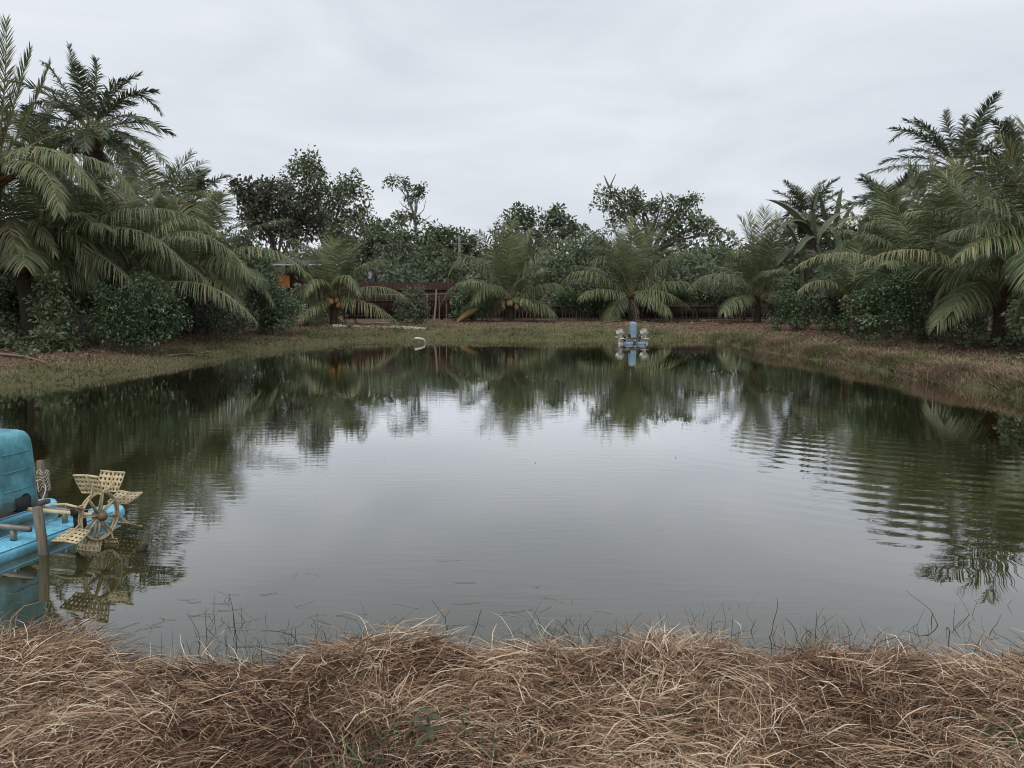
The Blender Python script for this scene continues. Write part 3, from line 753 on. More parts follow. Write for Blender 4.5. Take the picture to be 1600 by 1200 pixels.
YBn = 34
banana('banana plant with an erect leaf and a broad drooping blade', gpt(1285, YBn), at(1278, 385, YBn), [((1272, 335, YBn), (1278, 302, YBn), .5), ((1240, 330, YBn - .4), (1196, 312, YBn - .5), .62), ((1248, 345, YBn - .5), (1215, 360, YBn - .9), .55), ((1300, 355, YBn - .4), (1318, 396, YBn - .8), .6), ((1290, 350, YBn + .3), (1320, 330, YBn + .5), .5), ((1262, 370, YBn - .6), (1240, 400, YBn - 1), .5)])
banana('banana plant holding its leaves upright beside the drooping one', gpt(1308, YBn + 2), at(1306, 375, YBn + 2), [((1308, 325, YBn + 2), (1316, 292, YBn + 2), .55), ((1290, 335, YBn + 2), (1282, 300, YBn + 2), .5), ((1322, 335, YBn + 2), (1338, 318, YBn + 2), .5), ((1330, 360, YBn + 1.6), (1345, 390, YBn + 1.3), .5), ((1285, 350, YBn + 2), (1262, 345, YBn + 2), .5)])
banana('shorter banana plant with torn leaves nearer the coconut palm', gpt(1248, YBn + 1), at(1250, 400, YBn + 1), [((1240, 365, YBn + 1), (1222, 345, YBn + 1), .5), ((1262, 365, YBn + 1), (1275, 352, YBn + 1), .45), ((1232, 390, YBn + .6), (1214, 415, YBn + .3), .5), ((1270, 392, YBn + .5), (1288, 415, YBn + .3), .5)])

# ------------------------------------------------------------------ broadleaf trees and bushes
def leaf_cloud(g, cen, crad, size, per, tint, upb=.35, mat=0):
    """rosettes of folded leaves round the cluster centres"""
    n = len(cen) * per
    c = np.repeat(cen, per, 0); r = np.repeat(crad, per)
    d = norm(RNG.normal(0, 1, (n, 3)) + [0, 0, upb])
    base = c + d * (r * RNG.uniform(.1, .95, n) ** .7)[:, None]
    l = size * RNG.uniform(.65, 1.25, n)
    ax = norm(d + RNG.normal(0, .45, (n, 3)) - [0, 0, .15])
    s_ = norm(np.cross(ax, RNG.normal(0, 1, (n, 3)) * .7 + [0, 0, 1.0]))
    nn = np.cross(s_, ax)
    tip = base + ax * l[:, None] - [0, 0, .12] * l[:, None]
    mid = base + ax * (l * .45)[:, None]
    w = (l * .26)[:, None]
    V = np.stack([base, mid - s_ * w + nn * w * .35, tip, mid + s_ * w + nn * w * .35], 1)
    b = np.arange(n)[:, None] * 4
    F = np.concatenate([np.concatenate([b, b + 1, b + 2], 1), np.concatenate([b, b + 2, b + 3], 1)])
    tn = np.clip(np.repeat(tint, per) + RNG.normal(0, .14, n), 0, 1)
    g.add(V.reshape(-1, 3), F, mat, np.repeat(tn, 4))

def B(u, v, Y, ru, rv=None, ry=None):
    rv = rv or ru
    p = at(u, v, Y); s = Y / FPX
    return (*p, ru * s, (ry * s if ry else ru * s * .9), rv * s)

def tree(label, name, cat, base, blobs, mat, leaf=.32, per=14, dens=1.0, clr=.55, tr=.16, group=None, bark='bark', tint=.5, twigs=.5, trunkmid=None, bare=(), part='crown', shell=.3, lsc=.95):
    base = np.asarray(base, float)
    root = empty(name, base, label, cat, group)
    bl = np.array(blobs)
    cen = bl[:, :3].mean(0)
    fork = base + (cen - base) * .45 if trunkmid is None else np.asarray(trunkmid, float)
    g = G()
    tube(g, bez(base - [0, 0, .2], (base + fork) / 2 + [tr * .6, 0, 0], fork, 8), np.linspace(tr, tr * .7, 8), 7)
    L_ = G()
    allc, allr, allt = [], [], []
    for b in bl:
        c, r = b[:3], b[3:]
        mid = (fork + c) / 2 + np.array([0, 0, .12 * np.linalg.norm(c - fork)]) + RNG.normal(0, .05, 3) * np.linalg.norm(c - fork)
        lim = bez(fork, mid, c, 9)
        tube(g, lim, np.linspace(tr * .42, tr * .1, 9), 5, cap=False)
        vol = (r[0] * r[1] + r[1] * r[2] + r[0] * r[2])
        k = max(6, int(dens * 1.35 * vol / clr ** 2))
        d = norm(RNG.normal(0, 1, (k, 3)))
        rad = RNG.uniform(shell ** 3, 1, k) ** (1 / 3) * np.where(RNG.uniform(0, 1, k) < .16, RNG.uniform(1.05, 1.4, k), 1)
        pc = c + d * rad[:, None] * r
        allc.append(pc); allr.append(clr * RNG.uniform(.6, 1.25, k))
        allt.append(np.clip(tint + RNG.normal(0, .16, k), 0, 1))
        for q in pc[:int(k * twigs)]:
            s0 = lim[RNG.integers(4, 9)]
            tube(g, bez(s0, (s0 + q) / 2 + RNG.normal(0, .08, 3) * np.linalg.norm(q - s0), q, 5), np.linspace(tr * .13, tr * .04, 5), 3, cap=False)
    for path in bare:
        P_ = np.array([at(*p) for p in path])
        tube(g, P_, np.linspace(tr * .3, tr * .08, len(P_)), 4, cap=False)
    g.build('trunk', M[bark], root)
    leaf_cloud(L_, np.concatenate(allc), np.concatenate(allr), leaf * lsc, int(per * 2.2), np.concatenate(allt))
    L_.build(part, mat, root)
    return root

TG = 'trees growing beyond the fence'
TR = ('broadleaf_tree', 'tree')
tree('bronze-dark tree with a dense rounded crown above the house', *TR, gpt(440, 75), [B(400, 305, 75, 30, 20), B(445, 312, 75, 45, 26), B(480, 330, 76, 30, 28), B(385, 295, 75, 20, 11), B(420, 345, 76, 42, 28), B(465, 365, 75, 40, 25), B(395, 330, 74, 26, 18)], M['brown_leaf'], leaf=.42, per=20, dens=1.3, clr=.8, tr=.35, group=TG, tint=.45)
tree('tallest broadleaf tree of the wood, its open crown in round clumps', *TR, gpt(505, 82), [B(475, 268, 82, 26, 20), B(498, 285, 82, 24, 18), B(452, 285, 82, 18, 12), B(545, 285, 83, 18, 20), B(562, 300, 83, 14, 13), B(522, 305, 82, 26, 22), B(500, 330, 82, 32, 24), B(550, 335, 83, 26, 24), B(478, 250, 82, 13, 8), B(535, 360, 82, 40, 26), B(575, 350, 83, 20, 16)], M['mid_leaf'], leaf=.42, per=18, dens=1.05, clr=.85, tr=.32, group=TG, tint=.5, bark='pale_bark')
tree('thin half-bare tree leaning out of the canopy against the sky', *TR, gpt(660, 85), [B(612, 286, 85, 11, 6), B(630, 290, 85, 13, 10), B(648, 303, 85, 12, 7), B(658, 298, 85, 7, 5), B(640, 312, 85, 14, 5), B(622, 338, 85, 14, 8), B(640, 345, 85, 20, 10)], M['light_leaf'], leaf=.36, per=12, dens=.9, clr=.6, tr=.22, group=TG, tint=.35, bark='pale_bark', trunkmid=at(648, 342, 85),
     bare=[[(648, 342, 85), (662, 328, 85), (666, 310, 85)], [(648, 342, 85), (652, 325, 85), (652, 318, 85)], [(650, 352, 85), (664, 344, 85), (674, 336, 85)], [(640, 328, 85), (630, 322, 85), (624, 314, 85)]])
tree('wide dark tree filling the wood behind the orange nut palm', *TR, gpt(590, 66), [B(560, 378, 66, 45, 22), B(610, 372, 66, 40, 24), B(590, 402, 65, 55, 28), B(530, 400, 65, 40, 28), B(640, 385, 66, 34, 26), B(640, 415, 65, 40, 28), B(560, 430, 65, 50, 24)], M['dark_leaf'], leaf=.4, per=20, dens=1.2, clr=.75, tr=.3, group=TG, tint=.5)
tree('round dark tree beside the utility pole', *TR, gpt(705, 70), [B(690, 372, 70, 30, 18), B(715, 370, 70, 26, 16), B(735, 384, 70, 22, 14), B(700, 398, 69, 36, 22), B(675, 395, 70, 28, 20), B(740, 402, 70, 30, 18), B(690, 425, 69, 46, 22)], M['dark_leaf'], leaf=.4, per=19, dens=1.15, clr=.75, tr=.26, group=TG, tint=.6)
tree('grey-green thicket tree with bare twigs in the middle of the wood', *TR, gpt(628, 58), [B(620, 380, 58, 26, 18), B(600, 398, 58, 22, 15), B(650, 398, 58, 24, 16)], M['mid_leaf'], leaf=.3, per=12, dens=.8, clr=.6, tr=.18, group=TG, tint=.6, bark='pale_bark', bare=[[(620, 420, 58), (612, 380, 58), (606, 352, 58)], [(622, 410, 58), (628, 375, 58), (640, 350, 58)], [(624, 405, 58), (640, 380, 58), (655, 358, 58)]])
tree('slim dark tree with stacked clumps above the tan nut palm', *TR, gpt(815, 72), [B(812, 335, 72, 15, 11), B(828, 340, 72, 12, 12), B(795, 348, 72, 13, 10), B(820, 358, 72, 22, 16), B(790, 366, 72, 16, 12), B(835, 372, 72, 22, 14), B(805, 388, 72, 36, 18)], M['dark_leaf'], leaf=.4, per=18, dens=1.1, clr=.7, tr=.24, group=TG, tint=.55)
tree('narrow pointed tree at the dip of the skyline', *TR, gpt(872, 76), [B(875, 332, 76, 9, 7), B(872, 346, 76, 15, 9), B(855, 350, 76, 11, 10), B(890, 352, 76, 16, 10), B(868, 366, 76, 30, 12), B(905, 362, 76, 16, 10)], M['dark_leaf'], leaf=.4, per=18, dens=1.05, clr=.65, tr=.22, group=TG, tint=.6, bare=[[(880, 372, 75), (881, 360, 75), (881, 352, 75)]])
tree('spreading rain tree with flat airy tiers and dead top branches', *TR, gpt(1005, 74), [B(950, 302, 74, 18, 8), B(985, 308, 74, 26, 9), B(955, 322, 74, 26, 9), B(1000, 325, 74, 32, 11), B(1035, 318, 74, 22, 8), B(1050, 338, 74, 30, 10), B(1085, 342, 74, 22, 8), B(1112, 352, 74, 22, 9), B(1120, 366, 74, 14, 8), B(1080, 362, 74, 30, 9), B(1030, 355, 74, 32, 12), B(975, 345, 74, 30, 12), B(1068, 318, 74, 14, 4), B(1085, 312, 74, 10, 3), B(1055, 378, 74, 26, 9), B(1005, 375, 74, 30, 12)],
     M['mid_leaf'], leaf=.36, per=13, dens=1.0, clr=.62, tr=.36, group=TG, tint=.4, trunkmid=at(1015, 400, 74), bare=[[(955, 312, 74), (953, 292, 74), (962, 272, 74)], [(953, 295, 74), (947, 282, 74), (944, 274, 74)], [(985, 305, 74), (988, 295, 74), (993, 288, 74)], [(1035, 318, 74), (1036, 308, 74), (1032, 298, 74)], [(1070, 335, 74), (1078, 322, 74), (1090, 314, 74)], [(1015, 400, 74), (1060, 390, 74), (1110, 372, 74)]])
tree('feathery pale green tree between the two far-bank palms', *TR, gpt(895, 60), [B(890, 392, 60, 34, 16), B(930, 378, 60, 30, 14), B(860, 405, 60, 32, 16), B(910, 412, 60, 40, 20), B(950, 400, 60, 30, 18), B(870, 432, 59, 42, 18), B(930, 440, 59, 40, 18), B(845, 425, 60, 26, 16)], M['mid_leaf'], leaf=.24, per=24, dens=1.2, clr=.6, tr=.2, group=TG, tint=.75)
tree('small light-leaved tree just over the red fence', *TR, gpt(698, 46), [B(690, 420, 46, 20, 14), B(712, 412, 46, 22, 14), B(700, 436, 46, 28, 14), B(678, 432, 46, 16, 10)], M['light_leaf'], leaf=.26, per=15, dens=1.1, clr=.45, tr=.12, group=TG, tint=.6)
tree('pale hazy tree low in the gap past the rain tree', *TR, gpt(1125, 95), [B(1110, 405, 95, 30, 10), B(1150, 402, 95, 26, 9), B(1130, 420, 95, 46, 14), B(1085, 415, 95, 28, 12), B(1170, 420, 95, 30, 14)], M['light_leaf'], leaf=.42, per=15, dens=1.0, clr=.8, tr=.26, group=TG, tint=.75)
tree('leafy tree standing under the rain tree behind the dense palm', *TR, gpt(1040, 55), [B(1010, 425, 55, 36, 20), B(1060, 428, 55, 38, 18), B(1100, 438, 55, 30, 16), B(970, 430, 55, 30, 18), B(1050, 452, 54, 60, 16)], M['mid_leaf'], leaf=.3, per=18, dens=1.1, clr=.6, tr=.2, group=TG, tint=.55)
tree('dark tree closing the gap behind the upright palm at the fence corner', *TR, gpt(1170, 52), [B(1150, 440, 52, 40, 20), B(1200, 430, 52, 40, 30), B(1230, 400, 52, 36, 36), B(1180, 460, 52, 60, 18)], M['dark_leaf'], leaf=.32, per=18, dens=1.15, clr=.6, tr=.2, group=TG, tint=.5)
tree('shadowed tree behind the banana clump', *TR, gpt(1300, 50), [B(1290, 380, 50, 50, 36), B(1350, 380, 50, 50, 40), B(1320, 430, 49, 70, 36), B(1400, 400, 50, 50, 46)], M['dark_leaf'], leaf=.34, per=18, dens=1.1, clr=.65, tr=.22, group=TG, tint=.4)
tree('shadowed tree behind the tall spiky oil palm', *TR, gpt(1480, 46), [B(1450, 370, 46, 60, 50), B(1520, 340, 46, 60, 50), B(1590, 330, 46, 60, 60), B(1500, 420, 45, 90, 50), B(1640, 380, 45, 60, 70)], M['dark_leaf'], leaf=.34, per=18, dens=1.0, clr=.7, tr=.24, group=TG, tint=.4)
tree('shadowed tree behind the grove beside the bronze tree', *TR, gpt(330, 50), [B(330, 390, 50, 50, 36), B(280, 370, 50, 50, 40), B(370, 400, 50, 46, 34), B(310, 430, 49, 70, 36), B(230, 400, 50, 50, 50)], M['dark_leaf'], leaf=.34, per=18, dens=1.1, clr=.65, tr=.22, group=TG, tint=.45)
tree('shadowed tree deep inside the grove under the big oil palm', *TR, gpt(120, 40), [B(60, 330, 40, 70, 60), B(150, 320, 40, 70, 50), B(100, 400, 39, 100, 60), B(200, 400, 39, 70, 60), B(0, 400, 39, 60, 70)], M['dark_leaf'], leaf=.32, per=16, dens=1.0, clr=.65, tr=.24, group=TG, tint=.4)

BG = 'bushes along the pond banks'
BU = ('bush', 'bush')
def bush(label, u, Y, blobs, mat=None, leaf=.1, per=22, dens=1.25, clr=.24, tint=.5, **k):
    return tree(label, *BU, gpt(u, Y), blobs, mat or M['bush_leaf'], leaf=leaf, per=per, dens=dens, clr=clr, tr=.035, group=BG, tint=tint, part='foliage', shell=.5, **k)
bush('round glossy lime bush in front of the curtain-fronded palm', 215, 20.8, [B(185, 470, 20.8, 38, 30), B(235, 465, 20.8, 40, 32), B(255, 495, 20.6, 36, 28), B(200, 505, 20.6, 44, 26), B(165, 490, 20.8, 24, 24), B(230, 522, 20.5, 40, 16)])
bush('bright fern-leaved bush beside the dark palm trunk', 90, 20.3, [B(78, 455, 20.3, 22, 26), B(88, 490, 20.2, 26, 26), B(92, 525, 20, 30, 20), B(65, 478, 20.4, 14, 18)], mat=M['mid_leaf'], leaf=.13, tint=.55)
bush('bright glossy bush beside the orange nut palm', 425, 29, [B(420, 455, 29, 26, 22), B(440, 478, 28.8, 24, 20), B(415, 490, 28.8, 26, 18), B(405, 465, 29, 20, 20), B(430, 505, 28.6, 30, 10)], leaf=.12, tint=.75)
bush('dim twiggy bush under the hanging fronds', 340, 25, [B(330, 490, 25, 34, 22), B(362, 500, 25, 28, 18), B(300, 500, 25, 26, 20)], mat=M['brown_leaf'], dens=.9, tint=.35)
bush('light shrub covering the red fence next to the bare pole', 648, 35.5, [B(645, 460, 35.5, 18, 10), B(655, 480, 35.3, 18, 14), B(640, 495, 35.2, 22, 10), B(632, 475, 35.6, 14, 12)], mat=M['light_leaf'], leaf=.13, tint=.4)
bush('leafy shrub behind the leaning yellow spathe', 735, 38, [B(725, 470, 38, 18, 14), B(745, 480, 38, 20, 14), B(728, 490, 37.8, 20, 10), B(755, 462, 38, 14, 10)], leaf=.14, tint=.75)
bush('dark shrub at the plank fence between the two far-bank palms', 900, 38.5, [B(890, 468, 38.5, 26, 12), B(915, 478, 38.4, 18, 12), B(935, 470, 38.5, 18, 12)], leaf=.14, tint=.5)
bush('low dark shrub leaning over the planks past the dense palm', 1090, 38.5, [B(1080, 462, 38.5, 30, 10), B(1120, 468, 38.5, 30, 10), B(1050, 466, 38.5, 22, 9)], leaf=.14, tint=.4)
bush('dark bush at the fence end under the short drooping frond', 1240, 30, [B(1230, 462, 30, 18, 18), B(1250, 480, 29.8, 22, 16), B(1235, 492, 29.8, 26, 10), B(1275, 478, 29.8, 20, 16), B(1300, 488, 29.5, 22, 10)], leaf=.11, tint=.5)
bush('large dark lime bush on the bare bank under the long frond', 1375, 22, [B(1345, 478, 22, 28, 20), B(1385, 465, 22, 34, 26), B(1418, 440, 22, 26, 30), B(1420, 478, 22, 30, 26), B(1345, 505, 21.6, 24, 16), B(1385, 498, 21.8, 34, 16), B(1440, 495, 22, 26, 18)], tint=.55)
bush('dim shrub between the lime bush and the leaning palm', 1490, 22, [B(1475, 480, 22, 26, 20), B(1510, 500, 22, 26, 20), B(1460, 500, 22, 22, 16)], mat=M['dark_leaf'], dens=.9, tint=.4)
bush('leafy shrub cut off by the photo edge on the bank', 1608, 18.5, [B(1604, 490, 18.5, 20, 18), B(1632, 482, 18.5, 26, 22), B(1606, 510, 18.4, 20, 12)], mat=M['mid_leaf'], leaf=.15, tint=.7)
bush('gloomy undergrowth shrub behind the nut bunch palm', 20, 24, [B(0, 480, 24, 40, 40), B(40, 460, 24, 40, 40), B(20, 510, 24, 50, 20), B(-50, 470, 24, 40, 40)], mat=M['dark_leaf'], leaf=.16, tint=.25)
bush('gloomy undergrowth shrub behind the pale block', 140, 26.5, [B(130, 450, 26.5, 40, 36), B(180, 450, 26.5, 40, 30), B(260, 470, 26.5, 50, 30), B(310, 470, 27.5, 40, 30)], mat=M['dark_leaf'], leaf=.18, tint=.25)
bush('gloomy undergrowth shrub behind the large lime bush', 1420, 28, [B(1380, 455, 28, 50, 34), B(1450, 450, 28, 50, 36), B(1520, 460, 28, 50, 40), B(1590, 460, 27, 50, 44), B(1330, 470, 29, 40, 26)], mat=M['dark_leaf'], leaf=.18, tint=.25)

# low weeds and saplings that tie the bushes together on both banks
P_ = None
pl = []
rr_ = np.random.default_rng(5)
while len(pl) < 620:
    x, y = rr_.uniform(-19, 17), rr_.uniform(13, 40)
    if abs(x) < 6.5 or (y > 33 and -8 < x < 12): continue
    d_ = float(shore_dist(np.array([x]), np.array([y]))[0])
    if d_ < 2.3 or d_ > 8.5 or rr_.uniform() > (d_ - 1.6) / 4.5: continue
    pl.append((x, y, d_))
pl = np.array(pl)
hh_ = np.clip(.12 + (pl[:, 2] - 2.3) * .16, .1, .9) * rr_.uniform(.4, 1.3, len(pl))
rep = 3
cz = np.repeat(ground_z(pl[:, 0], pl[:, 1]), rep) + np.repeat(hh_, rep) * rr_.uniform(.2, 1, len(pl) * rep)
cxy = np.repeat(pl[:, :2], rep, 0) + rr_.normal(0, .16, (len(pl) * rep, 2))
g = G(); leaf_cloud(g, np.stack([cxy[:, 0], cxy[:, 1], cz], -1), np.repeat(np.clip(hh_ * .5, .1, .4), rep), .13, 18, np.clip(rr_.normal(.45, .25, len(cz)), 0, 1))
tag(g.build('low_weeds', M['mid_leaf']), 'ragged low weeds and saplings under the palms on both banks', 'weeds', kind='stuff')

# a far wood that closes the horizon
g = G()
cen, cr = [], []
for k in range(4200):
    x = RNG.uniform(-190, 190); y = RNG.uniform(118, 150)
    top = 4 + 3.2 * float(vnoise(x, y, 17, 5)) + 2.5 * float(vnoise(x, y, 6, 6))
    cen.append((x, y, RNG.uniform(.4, 1) * top)); cr.append(1.8)
leaf_cloud(g, np.array(cen), np.array(cr), 1.1, 22, np.clip(RNG.normal(.5, .15, len(cen)), 0, 1))
tag(g.build('far_woods', M['mid_leaf']), 'low far-off wood along the horizon behind the trees', 'woods', kind='stuff')

g = G()
n = 2600
x = RNG.uniform(-48, 48, n); y = RNG.uniform(42.5, 58, n)
ok = np.abs(x - at(510, 440, 48)[0]) > np.where((y > 44) & (y < 53), 3.9, 0)
x, y = x[ok], y[ok]; n = len(x)
zt_ = 1.3 + 2.6 * vnoise(x, y, 7, 15) + 1.2 * vnoise(x, y, 2.5, 16)
leaf_cloud(g, np.stack([x, y, GZ + RNG.uniform(.02, 1, n) * zt_], -1), RNG.uniform(.5, .9, n), .34, 26, np.clip(.15 + .4 * vnoise(x, y, 5, 17) + RNG.normal(0, .12, n), 0, 1))
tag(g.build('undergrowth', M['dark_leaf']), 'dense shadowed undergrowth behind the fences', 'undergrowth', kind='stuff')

# ------------------------------------------------------------------ fences
FY = 40.0
def fence(label, u0, u1, ztop, mat, wide, names, lean=.0, gaps=.012, rails=(.25, .8), post_every=2.4, jag=.06, Y=FY):
    a, b = at(u0, 480, Y)[0], at(u1, 480, Y)[0]
    root = empty('board_fence', (a, Y, GZ), label, 'fence', 'fences behind the far bank')
    x = a; me = None
    while x < b:
        w = wide * RNG.uniform(.85, 1.15)
        h = ztop + RNG.uniform(-jag, jag)
        g = G(); box(g, (x + w / 2, Y + RNG.uniform(-.006, .006), GZ + h / 2 + .04), (w - gaps, .025, h))
        o = g.build(names, mat, root); o.rotation_euler = (0, RNG.normal(0, lean), 0)
        # turn about the board's own foot
        r = o.rotation_euler[1]
        x += w
    for r in rails:
        g = G(); box(g, ((a + b) / 2, Y - .035, GZ + r), (b - a, .04, .07)); g.build('rail', mat, root)
    px_ = a + .3
    while px_ < b:
        g = G(); box(g, (px_, Y + .07, GZ + ztop * .5), (.1, .1, ztop + .1)); g.build('post', mat, root)
        px_ += post_every
    return root
fence('red-brown board fence behind the orange nut palm and the bare poles', 535, 716, 1.85, M['red_wood'], .2, 'board', rails=(.18, .95, 1.5), jag=.01)
fence('low grey plank fence running behind the dense palm with a thin top rail', 718, 1300, .82, M['dark_wood'], .2, 'plank', gaps=.025, rails=(.08, .66), jag=.03, lean=0.0)
# taller dark slats set behind the low planks
def slat_screen(label, u0, u1, Y, h):
    a, b = at(u0, 480, Y)[0], at(u1, 480, Y)[0]
    root = empty('slat_fence', (a, Y, GZ), label, 'fence', 'fences behind the far bank')
    x = a
    while x < b:
        w = RNG.uniform(.07, .11)
        g = G(); beam(g, (x, Y, GZ), (x + RNG.normal(0, .03), Y, GZ + h * RNG.uniform(.82, 1.05)), w, .025)
        g.build('slat', M['dark_wood'], root)
        x += w + RNG.uniform(.05, .1)
    for r in (.9, 1.35):
        g = G(); box(g, ((a + b) / 2, Y + .035, GZ + r), (b - a, .03, .05)); g.build('rail', M['dark_wood'], root)
slat_screen('tall dark slat fence standing in shade behind the low planks', 905, 1215, FY + .35, 1.5)
# the wide top board of the red fence
# ------------------------------------------------------------------ poles, lines, spathe
def pole(label, u, v0, v1, Y, r, lean=0):
    b = gpt(u, Y); t = at(u + lean, v1, Y)
    g = G(); tube(g, [b - [0, 0, .1], (b + t) / 2 + [r * .5, 0, 0], t], [r, r * .9, r * .75], 7)
    o = bpy.data.objects.new('wooden_pole', g.mesh('wooden_pole', [M['pole_wood']], b)); COL.objects.link(o); o.location = b
    return tag(o, label, 'pole', 'bare poles before the red fence')
YP = 37.5
pole('thickest bare pole standing in front of the red fence', 678, 510, 452, YP, .055, 4)
pole('thin bare pole beside the thickest one on its shrub side', 668, 505, 458, YP + .2, .025, -1)
pole('thin bare pole just past the thickest pole', 686, 505, 462, YP + .2, .025, 0)
pole('thin bare pole close to the leafy shrub behind the spathe', 697, 505, 470, YP, .02, 0)
pole('slanting stick leaning against the low plank fence', 1040, 508, 480, 38.6, .03, 7)
g = G(); tube(g, bez(at(560, 459, YP), at(625, 460, YP - .2), at(700, 459, YP), 14), .008, 4)
tag(g.build('wire', M['rope']), 'pale line strung across the tops of the bare poles', 'line')
g = G(); tube(g, bez(at(535, 503, 36), at(585, 504, 36), at(636, 504, 36), 14), .012, 4)
tag(g.build('wire', M['rope']), 'pale line stretched low in front of the red fence foot', 'line')
# dry coconut spathe
g = G()
a_, b_ = gpt(714, 36.5), at(748, 483, 36.8)
c, _ = resample(bez(a_, (a_ + b_) / 2 + [0, 0, .08], b_, 10), 10)
w = np.interp(np.linspace(0, 1, 10), [0, .3, .75, 1], [.05, .17, .16, .04]); S = np.array([.5, 0, -.85]); Nn = np.array([0, 1.0, 0])
V = np.stack([c - S * w[:, None] / 1, c - Nn * w[:, None] * .5, c + S * w[:, None] / 1, c + Nn * w[:, None] * .3], 1)
b = (np.arange(9) * 4)[:, None]
g.add(V.reshape(-1, 3), np.concatenate([np.concatenate([b + k, b + (k + 1) % 4, b + 4 + (k + 1) % 4, b + 4 + k], 1) for k in range(4)]))
tag(g.build('dry_spathe', M['spathe']), 'yellow-brown dry coconut spathe leaning by the far bank', 'spathe')

# utility pole
base = gpt(718, 52)
root = empty('utility_pole', base, 'grey utility pole with a crossarm rising in front of the wood', 'utility pole')
t = at(718, 368, 52)
g = G(); tube(g, [base, (base + t) / 2, t], [.13, .115, .09], 8); g.build('shaft', M['concrete'], root, smooth=True)
g = G(); box(g, t - [0, -.12, .55], (1.3, .08, .1)); g.build('crossarm', M['grey_wood'], root)
for dx in (-.55, 0, .55):
    g = G(); tube(g, [t + [dx, .12, -.5], t + [dx, .12, -.42], t + [dx, .12, -.3]], [.03, .05, .03], 6); g.build('insulator', M['white_plastic'], root)
for dx, lab in ((-.55, 'upper'), (.55, 'lower')):
    g = G(); s0 = t + np.array([dx, .12, -.3])
    tube(g, bez(s0, at(590, 392 if dx < 0 else 400, 50), at(440, 402 if dx < 0 else 412, 49), 16), .012, 4)
    tag(g.build('power_line', M['black']), 'thin %s power line sagging from the utility pole to the house' % lab, 'power line')

# ------------------------------------------------------------------ house behind the orange-nut palm
HY = 46.0
x0, x1 = at(446, 440, HY)[0], at(590, 440, HY)[0]
root = empty('wooden_house', ((x0 + x1) / 2, HY, GZ), 'dark wooden house with a metal roof behind the orange nut palm', 'house')
zt = at(500, 412, HY)[2]
wall = 0.0
nb_ = int((x1 - x0) / .22)
for k in range(nb_):
    xx = x0 + (k + .5) * (x1 - x0) / nb_
    if abs(at(578, 440, HY)[0] - xx) < .5: continue
    g = G(); box(g, (xx, HY + RNG.uniform(-.006, .006), (GZ + zt) / 2), ((x1 - x0) / nb_ - .012, .03, zt - GZ)); g.build('wall_board', M['red_wood'], root)
g = G(); box(g, ((x0 + x1) / 2, HY + 2.6, (GZ + zt) / 2), (x1 - x0 - .1, 5.0, zt - GZ - .02)); g.build('wall', M['dark_wood'], root)
dxw = at(578, 440, HY)[0]
fr_ = G(); box(fr_, (dxw - .47, HY - .03, zt - 1.3), (.08, .06, 2.4)); box(fr_, (dxw + .47, HY - .03, zt - 1.3), (.08, .06, 2.4)); box(fr_, (dxw, HY - .03, zt - .12), (1.02, .06, .08))
f_ob = fr_.build('window', M['dark_wood'], root)
g = G(); box(g, (dxw, HY + .04, zt - 1.3), (.86, .02, 2.3)); g.build('pane', M['glass'], f_ob)
# corrugated roof
g = G()
nc = 70; xr = np.linspace(x0 - .4, x1 - 1.6, nc); zz_ = .03 * (np.arange(nc) % 2)
V = np.concatenate([np.stack([xr, np.full(nc, HY - .9), zt - .05 + zz_], -1), np.stack([xr, np.full(nc, HY + 2.6), zt + .3 + zz_], -1), np.stack([xr, np.full(nc, HY + 6), zt - .05 + zz_], -1)])
k = np.arange(nc - 1)[:, None]
g.add(V, np.concatenate([np.concatenate([k, k + 1, k + nc + 1, k + nc], 1), np.concatenate([k + nc, k + nc + 1, k + 2 * nc + 1, k + 2 * nc], 1)]))
rf = g.build('roof', M['roof_metal'], root)
g = G(); box(g, ((x0 + x1 - 2.0) / 2, HY - .93, zt - .1), (x1 - x0 - 1.2, .03, .08)); g.build('eaves_edge', M['pale_metal'], rf)
g = G(); c = at(443, 440, HY - .25)
xx = np.linspace(-.36, .36, 9); zz_ = np.linspace(-.36, .36, 5)
V = np.array([[c[0] + a, c[1] + .04 * math.sin(a * 18) , c[2] + b_ + .03 * math.cos(a * 6)] for b_ in zz_ for a in xx])
F = [[r * 9 + k, r * 9 + k + 1, r * 9 + k + 10, r * 9 + k + 9] for r in range(4) for k in range(8)]
g.add(V, F)
tag(g.build('orange_cloth', M['orange_cloth']), 'orange cloth hanging outside the dark house wall', 'cloth')
g = G(); p = at(150, 492, 24.5)
box(g, (p[0], p[1], GZ + .3), (1.1, .12, .85)); box(g, (p[0] - .15, p[1] - .075, GZ + .42), (.32, .03, .5))
tag(g.build('concrete_slab', M['concrete']), 'pale concrete slab half hidden between grove bushes', 'slab')

# ------------------------------------------------------------------ aerators
def lerp_profile(g, secs, mat=0, tint=.5):
    """skin closed cross-sections of equal length"""
    V = np.array(secs); n, k_ = V.shape[:2]
    i = np.arange(n - 1)[:, None] * k_; k = np.arange(k_)[None]; k2 = (k + 1) % k_
    g.add(V.reshape(-1, 3), np.stack([i + k, i + k2, i + k_ + k2, i + k_ + k], -1).reshape(-1, 4), mat, tint)
    for r0, rev in ((0, False), (n - 1, True)):
        c = V[r0].mean(0)
        f = [[a, (a + 1) % k_, k_] for a in range(k_)]
        g.add(np.vstack([V[r0], c]), [x[::-1] for x in f] if not rev else f, mat, tint)

def rrect(w, h, r, n=5):
    p = []
    for cx, cy, a0 in ((w - r, h - r, 0), (-w + r, h - r, 90), (-w + r, -h + r, 180), (w - r, -h + r, 270)):
        for k in range(n + 1):
            a = math.radians(a0 + 90 * k / n); p.append((cx + r * math.cos(a), cy + r * math.sin(a)))
    return np.array(p)

